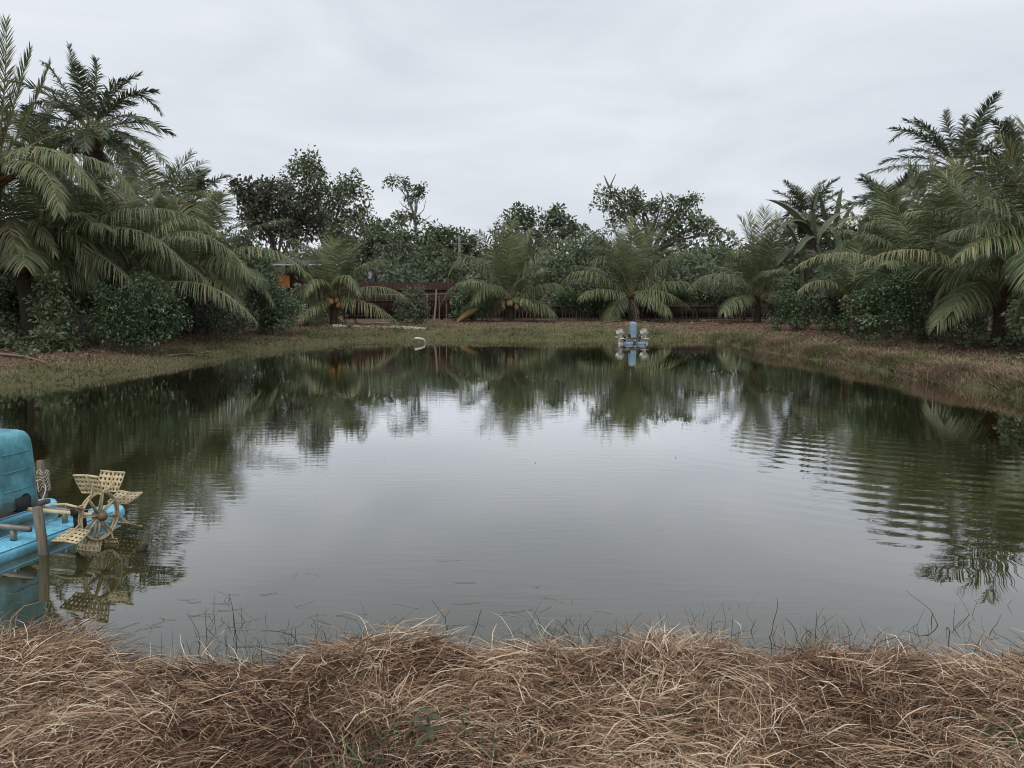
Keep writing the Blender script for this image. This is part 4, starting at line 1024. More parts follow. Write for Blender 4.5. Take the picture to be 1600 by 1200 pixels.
def smooth_by_angle(o, ang=40):
    me = o.data
    me.polygons.foreach_set('use_smooth', np.ones(len(me.polygons), bool))
    me.set_sharp_from_angle(angle=math.radians(ang))

def float_mesh(Lf, W=.32, H=.12, zc=.0):
    """pontoon along local y: rounded flat ends that lift at the nose, shallow cross ribs on its deck"""
    secs = []
    ys_ = [-.5, -.493, -.47, -.42, -.34, .34, .42, .47, .493, .5]
    for y in ys_:
        a = abs(y)
        k = math.sqrt(max(0, 1 - max(0, (a - .36) / .14) ** 2.6)) * .86 + .14
        hh = H * (1 - .3 * max(0, (a - .38) / .12))
        pr = rrect(W / 2 * k, hh / 2, min(.035, hh / 2.2, W / 2 * k * .9), 4)
        secs.append([(p[0], y * Lf, zc + p[1] + (H - hh) / 2) for p in pr])
    g = G(); lerp_profile(g, secs)
    return g

def paddle_mesh(w=.232, h=.16, nx_=6, ny_=4):
    """perforated plate, slightly V-shaped, with thickness; x across, z outward from the rim"""
    g = G(); th = .006
    cw, ch = w / nx_, h / ny_
    def P_(x, z, s): return (x, -.10 * abs(x) + s * th / 2 + .02, z)
    for i in range(nx_):
        for j in range(ny_):
            x0_, x1_, z0_, z1_ = -w / 2 + i * cw, -w / 2 + (i + 1) * cw, j * ch, (j + 1) * ch
            
            cx, cz = (x0_ + x1_) / 2, (z0_ + z1_) / 2
            o = [(x0_, z0_), (cx, z0_), (x1_, z0_), (x1_, cz), (x1_, z1_), (cx, z1_), (x0_, z1_), (x0_, cz)]
            r = min(cw, ch) * .29
            hle = [(cx + r * math.cos(a), cz + r * math.sin(a)) for a in [math.radians(225 + 45 * k) for k in range(8)]]
            # taper towards the rim
            sc_ = lambda p: (p[0] * (.84 + .16 * min(1, p[1] / h * 1.6)), p[1])
            o = [sc_(p) for p in o]; hle = [sc_(p) for p in hle]
            V = [P_(*p, 1) for p in o] + [P_(*p, 1) for p in hle] + [P_(*p, -1) for p in o] + [P_(*p, -1) for p in hle]
            F = []
            for k in range(8):
                k2 = (k + 1) % 8
                F.append([k, k2, 8 + k2, 8 + k]); F.append([16 + k2, 16 + k, 24 + k, 24 + k2]); F.append([8 + k, 8 + k2, 24 + k2, 24 + k])
            if i == 0: F += [[6, 7, 23, 22], [7, 0, 16, 23]]
            if i == nx_ - 1: F += [[2, 3, 19, 18], [3, 4, 20, 19]]
            if j == 0: F += [[0, 1, 17, 16], [1, 2, 18, 17]]
            if j == ny_ - 1: F += [[4, 5, 21, 20], [5, 6, 22, 21]]
            g.add(V, F)
    # rolled outer lip and a middle rib
    beam(g, P_(-w / 2, h, 0), P_(0, h, 0), .016, .012); beam(g, P_(0, h, 0), P_(w / 2, h, 0), .016, .012)
    beam(g, P_(0, -.01, 0), P_(0, h, 0), .012, .02)
    return g

def aerator(label, loc, rz, floatM, coverM, wheelM, wheel_off=.78, float_off=.38, Lf=1.65, spin=0.0, cw=1.0):
    """two-wheel paddle aerator: shaft along local x, pontoons along local y"""
    root = empty('paddlewheel_aerator', loc, label, 'aerator', rz=rz)
    fm = float_mesh(Lf).mesh('pontoon', [floatM])
    def put(name, me, parent, p=(0, 0, 0), rot=(0, 0, 0)):
        o = bpy.data.objects.new(name, me); COL.objects.link(o); o.parent = parent; o.location = p; o.rotation_euler = rot
        return o
    for s in (-1, 1):
        f = put('pontoon', fm, root, (s * float_off, 0, .02)); smooth_by_angle(f)
        g = G()
        for k in range(12): box(g, (0, -Lf * .36 + k * Lf * .72 / 11, .0625), (.24, .012, .006))
        for k in (-1, 1): box(g, (k * .145, 0, .0625), (.01, Lf * .74, .006))
        put('deck_rib', g.mesh('deck_rib', [floatM]), f)
    # frame
    zf = .185
    g = G()
    for y in (-.24, .24): box(g, (0, y, zf), (2 * float_off + .34, .028, .038))
    for y in (-.24, .24):
        for s in (-1, 1): box(g, (s * float_off, y, zf - .065), (.03, .035, .09))
    put('cross_beam', g.mesh('cross_beam', [M['steel']]), root)
    g = G()
    for x in (-.14, .14): box(g, (x, 0, zf + .046), (.04, .62, .035))
    put('motor_rail', g.mesh('motor_rail', [M['rust']]), root)
    # motor block and gearbox under the cover
    g = G(); box(g, (0, 0, zf + .13), (.26, .34, .14)); box(g, (.17, .02, .29), (.08, .12, .11)); put('gearbox', g.mesh('gearbox', [M['black']]), root)
    # domed cover: plan section shrinks and rounds off towards the top
    secs = []
    for z, k, dy in ((0, 1, 0), (.012, 1.02, 0), (.05, 1.0, 0), (.2, .985, 0), (.36, .97, 0), (.48, .955, 0), (.535, .93, 0), (.575, .87, 0), (.605, .77, 0), (.622, .6, 0), (.63, .35, 0)):
        pr = rrect(.185 * k * cw, .20 * k, .06 * k * cw, 5)
        secs.append([(p[0], p[1] + dy, zf + .065 + z) for p in pr])
    g = G(); lerp_profile(g, secs)
    cv = put('motor_cover', g.mesh('motor_cover', [coverM]), root); smooth_by_angle(cv, 35)
    g = G()
    for zz2 in (.16, .31, .455):
        for s in (-1, 1):
            k = 1 - .08 * zz2
            g = G(); box(g, (s * .186 * k * cw, 0, zf + .065 + zz2), (.008, .26, .01))
            put('embossed_line', g.mesh('embossed_line', [coverM]), cv)
    g = G()
    for s in (-1, 1): tube(g, [(s * .183 * cw, .055, zf + .13), (s * .1885 * cw, .055, zf + .13)], [.05, .05], 14)
    put('hole_shade_disc', g.mesh('hole_shade_disc', [M['black']]), cv)  # flat black disc on the cover, painted for the shade inside the hole
    # shaft, bearings
    zs = .235
    g = G(); tube(g, [(-wheel_off - .05, .055, zs), (wheel_off + .05, .055, zs)], .017, 10)
    put('shaft', g.mesh('shaft', [M['cream']]), root)
    pm_ = paddle_mesh().mesh('paddle', [wheelM])
    for s in (-1, 1):
        g = G(); box(g, (s * (wheel_off - .19), .055, zs - .06), (.07, .06, .19)); box(g, (s * (wheel_off - .19), .055, zs + .02), (.085, .09, .06))
        put('bearing_block', g.mesh('bearing_block', [M['black']]), root)
        R = .185
        g = G()
        an = np.linspace(0, 2 * PI, 33)
        for dx in (-.012, .012):
            tube(g, [(dx, R * math.cos(a), R * math.sin(a)) for a in an], .0095, 5, cap=False)
        for k in range(8):
            a = k * PI / 4 + .2
            for dx in (-.013, .013):
                da = .05
                beam(g, (dx, .03 * math.cos(a), .03 * math.sin(a)), (dx, R * math.cos(a + (da if dx > 0 else -da)), R * math.sin(a + (da if dx > 0 else -da))), .011, .011)
        for k in range(8):
            a = k * PI / 4
            for q in (-1, 1):     # stays from the rim out to each paddle
                tube(g, [(0, R * math.cos(a + q * .28), R * math.sin(a + q * .28)), (q * .03, (R + .03) * math.cos(a + q * .1), (R + .03) * math.sin(a + q * .1)), (q * .045, (R + .1) * math.cos(a), (R + .1) * math.sin(a))], [.008, .008, .006], 4)
        wh = put('paddle_wheel', g.mesh('paddle_wheel', [wheelM]), root, (s * wheel_off, .055, zs), (spin, 0, 0))
        g = G(); tube(g, [(-.05, 0, 0), (.03, 0, 0)], .03, 12); ball(g, (.03 * s, 0, 0), (.04, .04, .04), seg=12, rings=8)
        put('hub', g.mesh('hub', [M['hub_metal']], smooth=True), wh)
        for k in range(8):
            a = k * PI / 4
            # paddle's outward axis z turned to angle a in the y-z plane
            put('paddle', pm_, wh, (0, (R + .012) * math.cos(a), (R + .012) * math.sin(a)), (a - PI / 2, 0, 0))
    return root

hd = math.radians(-15.5)
sx, tx = np.array([math.cos(hd), math.sin(hd)]), np.array([-math.sin(hd), math.cos(hd)])
pa = ground(155, 806, .235)[:2] - sx * .9 - tx * .055
aerator('near aerator: weathered teal cover, sky-blue pontoons and a cream paddle wheel', (pa[0], pa[1], 0), hd, M['blue_float'], M['teal_cover'], M['cream'], spin=.32, wheel_off=.9, float_off=.37, Lf=1.64)
pf = ground(988, 537)
aerator('small distant aerator with white wheels floating off the far bank', (pf[0], pf[1], 0), math.radians(8), M['pale_cover'], M['pale_cover'], M['white_plastic'], wheel_off=.5, float_off=.25, Lf=1.2, spin=.1, cw=.66).scale = (.92, .92, .92)

def stake(label, u, v, dz, r, lean, mat='grey_wood', name='wooden_stake', top=None):
    p = ground(u, v)
    g = G(); t = np.array([lean[0], lean[1], dz])
    beam(g, (0, 0, -.5), t, r, r * .8)
    o = g.build(name, M[mat]); o.location = p
    return tag(o, label, 'stake')
stake('grey square stake in the water before the paddle wheel shaft', 76, 866, .37, .055, (-.06, 0))
s2 = stake('grey stake wound with white rope behind the near aerator', 72, 776, .36, .05, (-.03, 0))
stake('white pipe stake leaning beside the distant aerator cover', 995, 535, .42, .035, (-.09, 0), 'white_plastic', 'pipe_stake')
# rope coils and a slack end
p = ground(72, 776)
g = G()
pts = []
for k in range(90):
    a = k * .42; pts.append((p[0] + .05 * math.cos(a) - .012, p[1] + .05 * math.sin(a), .06 + .2 * (k / 90) + .03 * math.sin(k * 1.7)))
tube(g, pts, .006, 4)
e = np.array(pts[20])
tube(g, bez(e, e + [.16, -.25, -.02], e + [.25, -.55, -.12], 14), .006, 4)
tube(g, bez(np.array(pts[60]), np.array(pts[60]) + [-.1, -.1, -.05], np.array(pts[60]) + [-.25, -.2, .02], 10), .006, 4)
tag(g.build('rope', M['rope']), 'white mooring rope coiled round the grey stake', 'rope')

# white pipe elbow at the far bank
p = ground(658, 536)
g = G()
pts = [p + [-.22, -.25, .19], p + [.0, -.08, .16], p + [.1, 0, .12], p + [.13, .05, .04], p + [.1, .1, -.12]]
tube(g, pts, .05, 12, cap=False)
root = empty('pipe_elbow', p, 'white plastic pipe elbow poking out of the far bank water', 'pipe')
g.build('pipe', M['white_plastic'], root, smooth=True)
g = G(); tube(g, [pts[0] + [.02, .014, -.002], pts[0] + [.03, .02, -.003]], .046, 12); g.build('mouth_shade_disc', M['black'], root)  # black disc set in the mouth, in place of shade inside the pipe
# floating debris
p = ground(221, 861)
g = G(); box(g, (0, 0, .012), (.075, .05, .05), ax=[[.9, .4, .1], [-.4, .9, 0], [-.09, -.04, 1]]); box(g, (.03, .01, .04), (.03, .02, .03)); tube(g, [(-.03, 0, .03), (-.05, .01, .06)], .006, 5)
o = g.build('floating_lump', M['bottle']); o.location = p
tag(o, 'small dark lump floating off the near paddle wheel', 'debris')

# ------------------------------------------------------------------ fallen branches and frond litter on the banks
def stick(label, pts, r, mat='pole_wood', name='fallen_branch', group='fallen branches on the banks'):
    g = G()
    for k, P_ in enumerate(pts):
        w = np.array([ground(u, v, GZ - .03) for u, v in P_])
        w[:, 2] = [float(ground_z(a[0], a[1])) + r * 1.2 for i, a in enumerate(w)]
        tube(g, w, np.linspace(r, r * .5, len(w)), 5)
    return tag(g.build(name, M[mat]), label, 'branch', group)
stick('pale dead frond stem lying flat on the grassy bank below the lime bush', [[(262, 545), (290, 541), (345, 538)], [(300, 541), (335, 536)]], .022)
stick('forked grey branches on the ground under the dark palm trunk', [[(-10, 548), (30, 545), (62, 552)], [(0, 556), (40, 556), (75, 560)], [(20, 550), (55, 548)]], .04, 'grey_wood')
stick('white forked branch at the foot of the dark bush by the fence end', [[(1268, 527), (1285, 535), (1300, 534)], [(1300, 534), (1322, 525)], [(1282, 534), (1290, 529)]], .03)
stick('bent roots and sticks heaped at the foot of the dense palm', [[(935, 507), (960, 505), (985, 500), (1010, 503)], [(985, 500), (1000, 497), (1022, 505)], [(968, 505), (978, 496)], [(990, 503), (1015, 506), (1030, 508)]], .035, 'grey_wood')
stick('dry sticks at the foot of the tan nut palm', [[(765, 500), (780, 494), (790, 490)], [(772, 504), (800, 503), (815, 501)]], .03)

# leaf litter under the palms
def litter(name, label, pts, size, mat, tint, cat='leaf litter'):
    n = len(pts)
    x, y = pts[:, 0], pts[:, 1]
    z = ground_z(x, y) + RNG.uniform(.005, .05, n)
    c = np.stack([x, y, z], -1)
    a = RNG.uniform(0, 2 * PI, n); l = size * RNG.uniform(.5, 1.6, n)
    d = np.stack([np.cos(a), np.sin(a), RNG.normal(0, .25, n)], -1)
    s_ = np.stack([-np.sin(a), np.cos(a), RNG.normal(0, .35, n)], -1)
    V = np.stack([c - d * l[:, None], c + s_ * (l * .2)[:, None], c + d * l[:, None], c - s_ * (l * .2)[:, None] + [0, 0, .01]], 1)
    b = np.arange(n)[:, None] * 4
    g = G(); g.add(V.reshape(-1, 3), np.concatenate([b, b + 1, b + 2, b + 3], 1), 0, np.repeat(tint, 4))
    return tag(g.build(name, mat), label, cat, kind='stuff')

def band(n, lo, hi, ymin=6, ymax=41, xr=(-20, 20)):
    """points whose distance from the waterline lies between lo and hi"""
    out_ = []
    tot = 0
    while tot < n:
        P_ = np.stack([RNG.uniform(*xr, 30000), RNG.uniform(ymin, ymax, 30000)], -1)
        sd = shore_dist(P_[:, 0], P_[:, 1])
        P_ = P_[(sd > lo) & (sd < hi)]
        out_.append(P_); tot += len(P_)
    return np.concatenate(out_)[:n]

P_ = band(24000, 1.6, 7.5)
P_ = P_[(RNG.uniform(0, 1, len(P_)) < .18) | (np.abs(P_[:, 0]) > 7.5) | (P_[:, 1] < 29)]
litter('leaf_litter', 'red-brown dry leaves and stalks strewn under the palms', P_, .07, M['litter'], np.clip(RNG.normal(.5, .25, len(P_)), 0, 1))
# pale gravel strip before the red fence
n = 500
P_ = np.stack([RNG.uniform(at(515, 510, 33)[0], at(665, 510, 33)[0], n), 33.0 + RNG.normal(0, .25, n)], -1)
g = G()
for x, y in P_:
    r = RNG.uniform(.015, .05)
    ball(g, (x, y, float(ground_z(x, y)) + r * .4), (r * 1.3, r, r * .7), seg=5, rings=3)
tag(g.build('pale_gravel', M['pale_stone']), 'strip of white gravel and rubble before the red fence', 'gravel', kind='stuff')

# ------------------------------------------------------------------ grass on the banks
def blades(pts, hgt, width, tint, lean=.5, segs=3, z0=None, drift=None):
    n = len(pts)
    x, y = pts[:, 0], pts[:, 1]
    z = ground_z(x, y) - .01 if z0 is None else z0
    a = RNG.uniform(0, 2 * PI, n)
    d = np.stack([np.cos(a), np.sin(a), np.zeros(n)], -1)
    if drift is not None: d = norm(d + drift)
    wv_ = np.stack([-np.sin(a + RNG.normal(0, .6, n)), np.cos(a), np.zeros(n)], -1)
    ln = lean * RNG.uniform(.2, 1.5, n)
    base = np.stack([x, y, z], -1)
    rows = []
    for k in range(segs + 1):
        t = k / segs
        p = base + d * (hgt * ln * t ** 1.8)[:, None] + np.array([0, 0, 1.0]) * (hgt * (t - .35 * np.minimum(ln, 1.3) * t ** 2))[:, None]
        w = wv_ * (width * (1 - .85 * t ** 1.5) / 2)[:, None]
        rows.append(np.stack([p - w, p + w], 1))
    V = np.stack(rows, 1)
    r = 2 * (segs + 1)
    b = np.arange(n)[:, None] * r
    F = np.concatenate([np.concatenate([b + 2 * k, b + 2 * k + 1, b + 2 * k + 3, b + 2 * k + 2], 1) for k in range(segs)])
    return V.reshape(-1, 3), F, np.repeat(tint, r)

P_ = band(78000, .02, 4.4)
sd = shore_dist(P_[:, 0], P_[:, 1])
pat = vnoise(P_[:, 0], P_[:, 1], .9, 11) * .6 + vnoise(P_[:, 0], P_[:, 1], .3, 12) * .4
rgt = np.clip((P_[:, 0] - 4) / 3, 0, 1)
lft = np.clip((-P_[:, 0] - 4) / 3, 0, 1)
keep = RNG.uniform(0, 1, len(P_)) < np.clip(1.6 - sd / (2.9 - 1.0 * np.clip((np.abs(P_[:, 0]) - 7) / 3, 0, 1)) + (pat - .5) * 1.6, .05, 1)
P_, sd, pat, rgt, lft = P_[keep], sd[keep], pat[keep], rgt[keep], lft[keep]
nearl = lft * np.clip((26 - P_[:, 1]) / 8, 0, 1)
green = np.clip((pat - .36) * 2.2 + .60 - sd * (.30 + .12 * rgt + .2 * nearl) - .2 * rgt - .16 * nearl, 0, 1)
tn = np.clip(.92 - .85 * green + RNG.normal(0, .12, len(P_)), 0, 1)
hg = RNG.uniform(.05, .13, len(P_)) * (1 + .9 * rgt * (sd < 1.0)) * (.6 + .9 * pat)
g = G(); g.add(*[a for a in blades(P_, hg, RNG.uniform(.012, .028, len(P_)), tn, .8)][:2], 0, np.repeat(tn, 8))
tag(g.build('bank_grass', M['grass']), 'short green and browning grass along the pond banks', 'grass', kind='stuff')
# bushy tufts overhanging the water along the right-hand bank
n = 260
T_ = band(n, .05, .75, 9, 30, (6.5, 14))
P_ = np.repeat(T_, 70, 0) + RNG.normal(0, .14, (n * 70, 2))
sdp = shore_dist(P_[:, 0], P_[:, 1])
P_ = P_[sdp > -.05]
tt = vnoise(P_[:, 0], P_[:, 1], 1.1, 21)
tn = np.clip(.85 - (tt - .3) * 1.5 + RNG.normal(0, .12, len(P_)), 0, 1)
v_, f_, t2 = blades(P_, RNG.uniform(.1, .26, len(P_)), RNG.uniform(.01, .02, len(P_)), tn, 1.2, drift=np.array([-.5, -.3, 0]))
g = G(); g.add(v_, f_, 0, t2)
tag(g.build('tufted_grass', M['grass']), 'bushy grass tufts overhanging the water on the steep bank', 'grass', kind='stuff')

# ------------------------------------------------------------------ foreground straw
def strands(p0, dirs, length, width, tint, curl, segs=5, lift=None, sag=.5, kink=.16):
    """curved dry stalks; direction turns by curl along the way, follow ground height plus own lift"""
    n = len(p0)
    a = dirs.copy()
    pos = p0.copy()
    rows = []
    el = lift
    for k in range(segs + 1):
        t = k / segs
        rows.append(pos.copy())
        e = el * (1 - sag * 2 * t)
        d = np.stack([np.cos(a) * np.cos(e), np.sin(a) * np.cos(e), np.sin(e)], -1)
        pos = pos + d * (length / segs)[:, None]
        a = a + curl / segs + RNG.normal(0, kink, n)
    C = np.stack(rows, 1)
    # keep strands on top of the ground
    gz = ground_z(C[:, :, 0], C[:, :, 1])
    C[:, :, 2] = np.maximum(C[:, :, 2], gz + .004)
    T = norm(np.gradient(C, axis=1))
    rv = norm(RNG.normal(0, 1, (n, 1, 3)) * np.ones((1, segs + 1, 1)) * np.array([1, 1, .6]) + [0, 0, .3])
    W = norm(np.cross(T, rv))
    wp = np.interp(np.linspace(0, 1, segs + 1), [0, .2, .7, 1], [.7, 1, .8, .25])
    hw = W * (width[:, None] * wp[None] / 2)[..., None]
    V = np.stack([C - hw, C + hw], 2)
    r = 2 * (segs + 1)
    b = np.arange(n)[:, None] * r
    F = np.concatenate([np.concatenate([b + 2 * k, b + 2 * k + 1, b + 2 * k + 3, b + 2 * k + 2], 1) for k in range(segs)])
    return V.reshape(-1, 3), F, np.repeat(tint, r)

def straw_field(n, xr, yr, per, lmul=1.0, hmax=.065):
    nt = n // per
    tc_ = np.stack([RNG.uniform(*xr, nt), RNG.uniform(*yr, nt)], -1)
    ang = 2 * PI * (vnoise(tc_[:, 0] + 50, tc_[:, 1], .55, 31) * 1.3 + vnoise(tc_[:, 0], tc_[:, 1] + 9, .2, 32) * .5) + RNG.normal(0, .6, nt)
    c = np.repeat(tc_, per, 0); m = len(c)
    a = np.repeat(ang, per) + RNG.normal(0, .55, m)
    xy = c + RNG.normal(0, .075, (m, 2))
    sd = shore_dist(xy[:, 0], xy[:, 1])
    ok = sd > .06
    xy, a, sd = xy[ok], a[ok], sd[ok]; m = len(xy)
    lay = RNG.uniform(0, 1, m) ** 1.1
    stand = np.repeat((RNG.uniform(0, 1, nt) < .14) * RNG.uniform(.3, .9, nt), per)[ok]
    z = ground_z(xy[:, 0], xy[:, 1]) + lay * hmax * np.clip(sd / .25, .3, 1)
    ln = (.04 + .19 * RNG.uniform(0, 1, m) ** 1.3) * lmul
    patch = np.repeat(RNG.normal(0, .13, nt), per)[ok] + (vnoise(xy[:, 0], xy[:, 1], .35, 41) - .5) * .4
    tn = np.clip(RNG.normal(.43, .24, m) + 1.25 * patch + .42 * (lay - .5), .0, 1)  # older lower layers darker; shade of the voids between strands painted in too
    return strands(np.stack([xy[:, 0], xy[:, 1], z], -1), a, ln, RNG.uniform(.0016, .0046, m), tn, RNG.normal(0, .45, m), kink=.2, segs=3, lift=RNG.normal(.16, .34, m) + stand, sag=RNG.uniform(.3, 1.1, m))

g = G()
for args in ((112000, (-3.2, 3.2), (2.0, 3.8), 30, 1.0), (7000, (-7, -3.0), (1.4, 4.1), 28, 1.4), (7000, (3.0, 7), (1.4, 4.1), 28, 1.4), (4500, (-3.2, 3.2), (1.0, 2.1), 28, 1.4)):
    v_, f_, t2 = straw_field(*args); g.add(v_, f_, 0, t2)
# broad coarse stalks lying on top
n = 600
xy = np.stack([RNG.uniform(-3.6, 3.6, n), RNG.uniform(2.0, 3.75, n)], -1)
xy = xy[shore_dist(xy[:, 0], xy[:, 1]) > .08]; n = len(xy)
z = ground_z(xy[:, 0], xy[:, 1]) + RNG.uniform(.06, .12, n)
v_, f_, t2 = strands(np.stack([xy[:, 0], xy[:, 1], z], -1), RNG.uniform(0, 2 * PI, n), RNG.uniform(.1, .28, n), RNG.uniform(.0025, .0052, n), np.clip(RNG.normal(.74, .15, n), 0, 1), RNG.normal(0, .45, n), segs=6, lift=RNG.normal(.2, .25, n), sag=RNG.uniform(.5, 1.2, n))
g.add(v_, f_, 0, t2)
# stalks standing up along the edge
n = 900
xy = np.stack([RNG.uniform(-3.8, 3.8, n), RNG.uniform(3.15, 3.9, n)], -1)
xy = xy[shore_dist(xy[:, 0], xy[:, 1]) > .03]; n = len(xy)
z = ground_z(xy[:, 0], xy[:, 1]) + .02
v_, f_, t2 = strands(np.stack([xy[:, 0], xy[:, 1], z], -1), RNG.uniform(0, 2 * PI, n), RNG.uniform(.05, .16, n), RNG.uniform(.003, .0055, n), np.clip(RNG.normal(.6, .2, n), 0, 1), RNG.normal(0, .8, n), segs=6, lift=RNG.uniform(.5, 1.3, n), sag=RNG.uniform(.2, .9, n))
g.add(v_, f_, 0, t2)
tag(g.build('dry_straw', M['straw']), 'thick matted dry cut grass covering the near bank', 'dry grass', kind='stuff')

# green blades growing through the straw
n = 520
cc_ = np.array([(-.62, 2.32), (-.35, 2.25), (-.48, 2.5), (.9, 2.3), (1.35, 2.2), (2.2, 2.35), (1.75, 2.6), (-1.8, 2.4), (-.05, 2.3)])
P_ = cc_[RNG.integers(0, len(cc_), n)] + RNG.normal(0, .11, (n, 2))
v_, f_, t2 = blades(P_, RNG.uniform(.06, .17, n), RNG.uniform(.004, .009, n), np.clip(RNG.normal(.5, .25, n), 0, 1), .9, z0=ground_z(P_[:, 0], P_[:, 1]) + .02)
g = G(); g.add(v_, f_, 0, t2)
tag(g.build('green_grass', M['weed_leaf']), 'thin green blades growing up through the dry straw', 'grass', kind='stuff')

# broad-leaved weed in the straw
def weed(label, u, v, n, size):
    p = ground(u, v, .42); p[2] = float(ground_z(p[0], p[1])) + .03
    root = empty('weed', p, label, 'weed', 'weeds in the straw')
    g = G(); tube(g, [p - [0, 0, .05], p + [.01, 0, .06], p + [.0, .01, .12]], [.005, .004, .003], 5); g.build('stem', M['weed_leaf'], root)
    for k in range(n):
        a = k * 2.4 + 4.2; el = RNG.uniform(.05, .6); l = size * RNG.uniform(.7, 1.15)
        d = np.array([math.cos(a) * math.cos(el), math.sin(a) * math.cos(el), math.sin(el)])
        s_ = norm(np.cross(d, [0, 0, 1.0])); nn = np.cross(s_, d)
        b0 = p + [0, 0, .05 + .012 * k]
        t = np.linspace(0, 1, 6); w = l * .2 * np.sin(PI * np.clip(t * .93 + .05, 0, 1)) ** .8
        c = b0 + d * (t * l)[:, None] - np.array([0, 0, 1]) * (l * .45 * t ** 2)[:, None]
        V = np.stack([c - s_ * w[:, None] + nn * w[:, None] * .25, c, c + s_ * w[:, None] + nn * w[:, None] * .25], 1)
        bb = (np.arange(5) * 3)[:, None]
        g = G(); g.add(V.reshape(-1, 3), np.concatenate([np.concatenate([bb + q, bb + q + 1, bb + q + 4, bb + q + 3], 1) for q in range(2)]), 0, RNG.uniform(.2, .7))
        g.build('leaf', M['weed_leaf'], root, smooth=True)
weed('larger broad-leaved green weed pushing up through the straw', 668, 1160, 8, .075)
weed('small broad-leaved weed close beside the larger one in the straw', 722, 1148, 5, .05)
weed('tiny pale green weed low in the straw', 770, 1188, 4, .035)

# thin stems and runners growing out of the water at the near edge
g = G()
n = 620
u = np.concatenate([RNG.normal(c, s, k) for c, s, k in ((300, 40, 20), (390, 30, 60), (480, 30, 70), (585, 30, 70), (760, 60, 14), (850, 25, 50), (905, 25, 50), (1040, 50, 14), (1130, 30, 50), (1270, 22, 60), (1380, 60, 30), (1520, 50, 40))]); n = len(u)
yy = 3.95 + np.abs(RNG.normal(0, .28, n))
xx = (u - 800) / FPX * (yy * .993 + 2 * .122)
a = RNG.uniform(0, 2 * PI, n)
v_, f_, t2 = strands(np.stack([xx, yy, np.full(n, -.03)], -1), a, RNG.uniform(.06, .26, n) * RNG.uniform(.5, 1, n), RNG.uniform(.0022, .0048, n), np.clip(RNG.normal(.48, .22, n) + (RNG.uniform(0, 1, n) > .88) * .5, 0, 1), RNG.normal(0, .7, n), segs=5, lift=RNG.uniform(.9, 1.5, n), sag=RNG.uniform(-.05, .35, n), kink=.06)
g.add(v_, f_, 0, t2)
# crooked taller stalks
n = 14
u = RNG.uniform(120, 1560, n); yy = 3.95 + np.abs(RNG.normal(.0, .25, n)); xx = (u - 800) / FPX * (yy * .993 + .244)
for k in range(n):
    c = [np.array([xx[k], yy[k], -.03])]; d = norm(np.array([RNG.normal(0, .35), RNG.normal(0, .3), 1]))
    for q in range(5):
        d = norm(d + RNG.normal(0, .24, 3)); c.append(c[-1] + d * RNG.uniform(.04, .085))
    tube(g, c, np.linspace(.0028, .0012, 6), 4, 0, float(np.clip(RNG.normal(.35, .3), 0, 1)))
    for q in (2, 3):
        if RNG.uniform() < .7:
            e = c[q]; d2 = norm(RNG.normal(0, 1, 3) + [0, 0, .5]); tube(g, [e, e + d2 * .03, e + d2 * .06 + [0, 0, -.01]], [.0016, .0012, .0008], 3, 0, .4)
# floating runners lying on the surface
n = 90
u = np.concatenate([RNG.uniform(0, 1000, 70), RNG.uniform(0, 420, 20)]); yy = 4.1 + np.abs(RNG.normal(.2, .5, n)); xx = (u - 800) / FPX * (yy * .993 + .244)
for k in range(n):
    c = [np.array([xx[k], yy[k], .003])]; an = RNG.normal(0, .5) + (PI if RNG.uniform() < .5 else 0)
    for q in range(6):
        an += RNG.normal(0, .35); c.append(c[-1] + np.array([math.cos(an), math.sin(an) * .7, 0]) * RNG.uniform(.01, .05))
    tube(g, c, .0009, 3, 0, float(RNG.choice([.3, .85, .95])))
tag(g.build('water_weeds', M['reed']), 'thin dark stems and runners in the shallow water at the near bank', 'water weeds', kind='stuff')
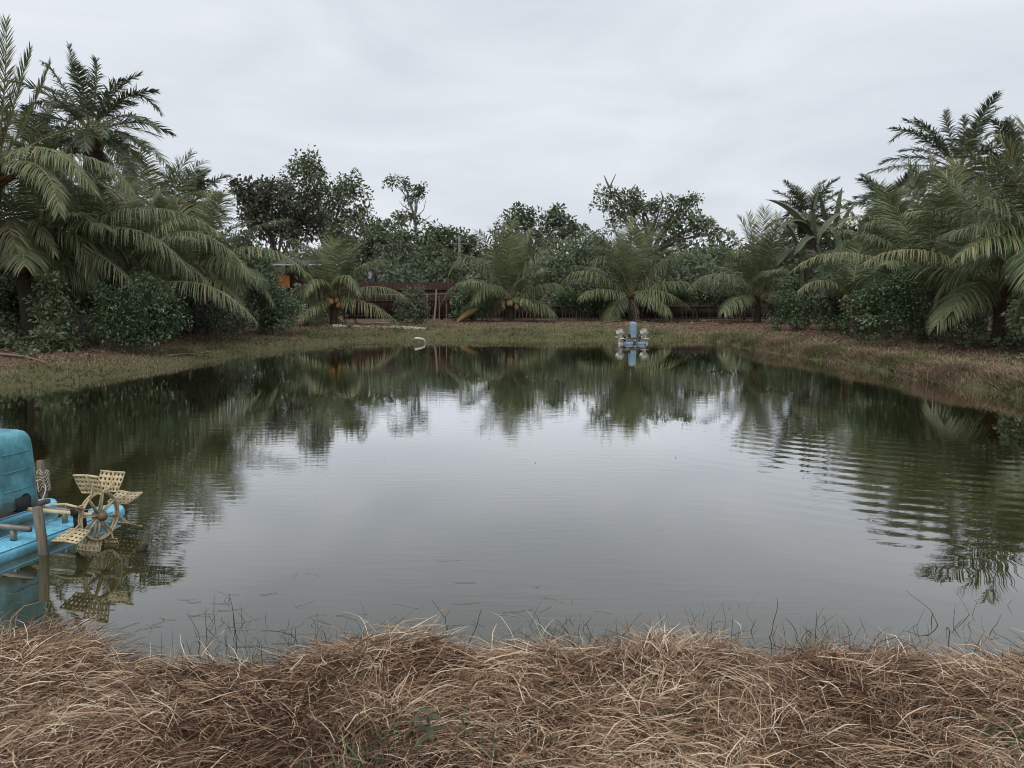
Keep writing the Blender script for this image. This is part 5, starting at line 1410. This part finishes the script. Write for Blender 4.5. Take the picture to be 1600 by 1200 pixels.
# scattered leaves and scum flecks drifting on the pond
n = 150
P_ = np.stack([RNG.uniform(-9, 9, n), RNG.uniform(4.6, 30, n)], -1)
P_ = P_[shore_dist(P_[:, 0], P_[:, 1]) < -.2]
P2 = POLY[3:-12][RNG.integers(0, len(POLY) - 15, 120)] + RNG.normal(0, .8, (120, 2)); P2 = P2[(shore_dist(P2[:, 0], P2[:, 1]) < -.02) & (shore_dist(P2[:, 0], P2[:, 1]) > -.9)]
P_ = np.concatenate([P_[:70], P2]); n = len(P_)
a = RNG.uniform(0, 2 * PI, n); l = RNG.uniform(.012, .05, n) * np.clip(P_[:, 1] / 12, .45, 1.3)
c = np.stack([P_[:, 0], P_[:, 1], np.full(n, .006)], -1)
d = np.stack([np.cos(a), np.sin(a), np.zeros(n)], -1); s_ = np.stack([-np.sin(a), np.cos(a), np.zeros(n)], -1)
V = np.stack([c - d * l[:, None], c + s_ * (l * .35)[:, None] + [0, 0, .004], c + d * l[:, None] + [0, 0, .006], c - s_ * (l * .35)[:, None] + [0, 0, .004]], 1)
b = np.arange(n)[:, None] * 4
g = G(); g.add(V.reshape(-1, 3), np.concatenate([b, b + 1, b + 2, b + 3], 1), 0, np.repeat(np.clip(RNG.normal(.55, .3, n), 0, 1), 4))
tag(g.build('floating_leaves', M['litter']), 'scattered dead leaves drifting on the pond surface', 'leaves', kind='stuff')
n = 1500
u = np.concatenate([RNG.normal(c, w_, k) for c, w_, k in ((470, 28, 500), (560, 30, 500), (900, 25, 200), (1140, 25, 150), (1560, 40, 150))]); n = len(u)
yy = 3.62 + RNG.normal(.06, .05, n); xx = (u - 800) / FPX * (yy * .993 + .21)
v_, f_, t2 = blades(np.stack([xx, yy], -1), RNG.uniform(.05, .16, n), RNG.uniform(.003, .006, n), np.clip(RNG.normal(.35, .3, n), 0, 1), .9, z0=np.maximum(ground_z(xx, yy), -.02))
g = G(); g.add(v_, f_, 0, t2)
tag(g.build('edge_grass', M['weed_leaf']), 'green grass tufts rooted where the straw meets the water', 'grass', kind='stuff')
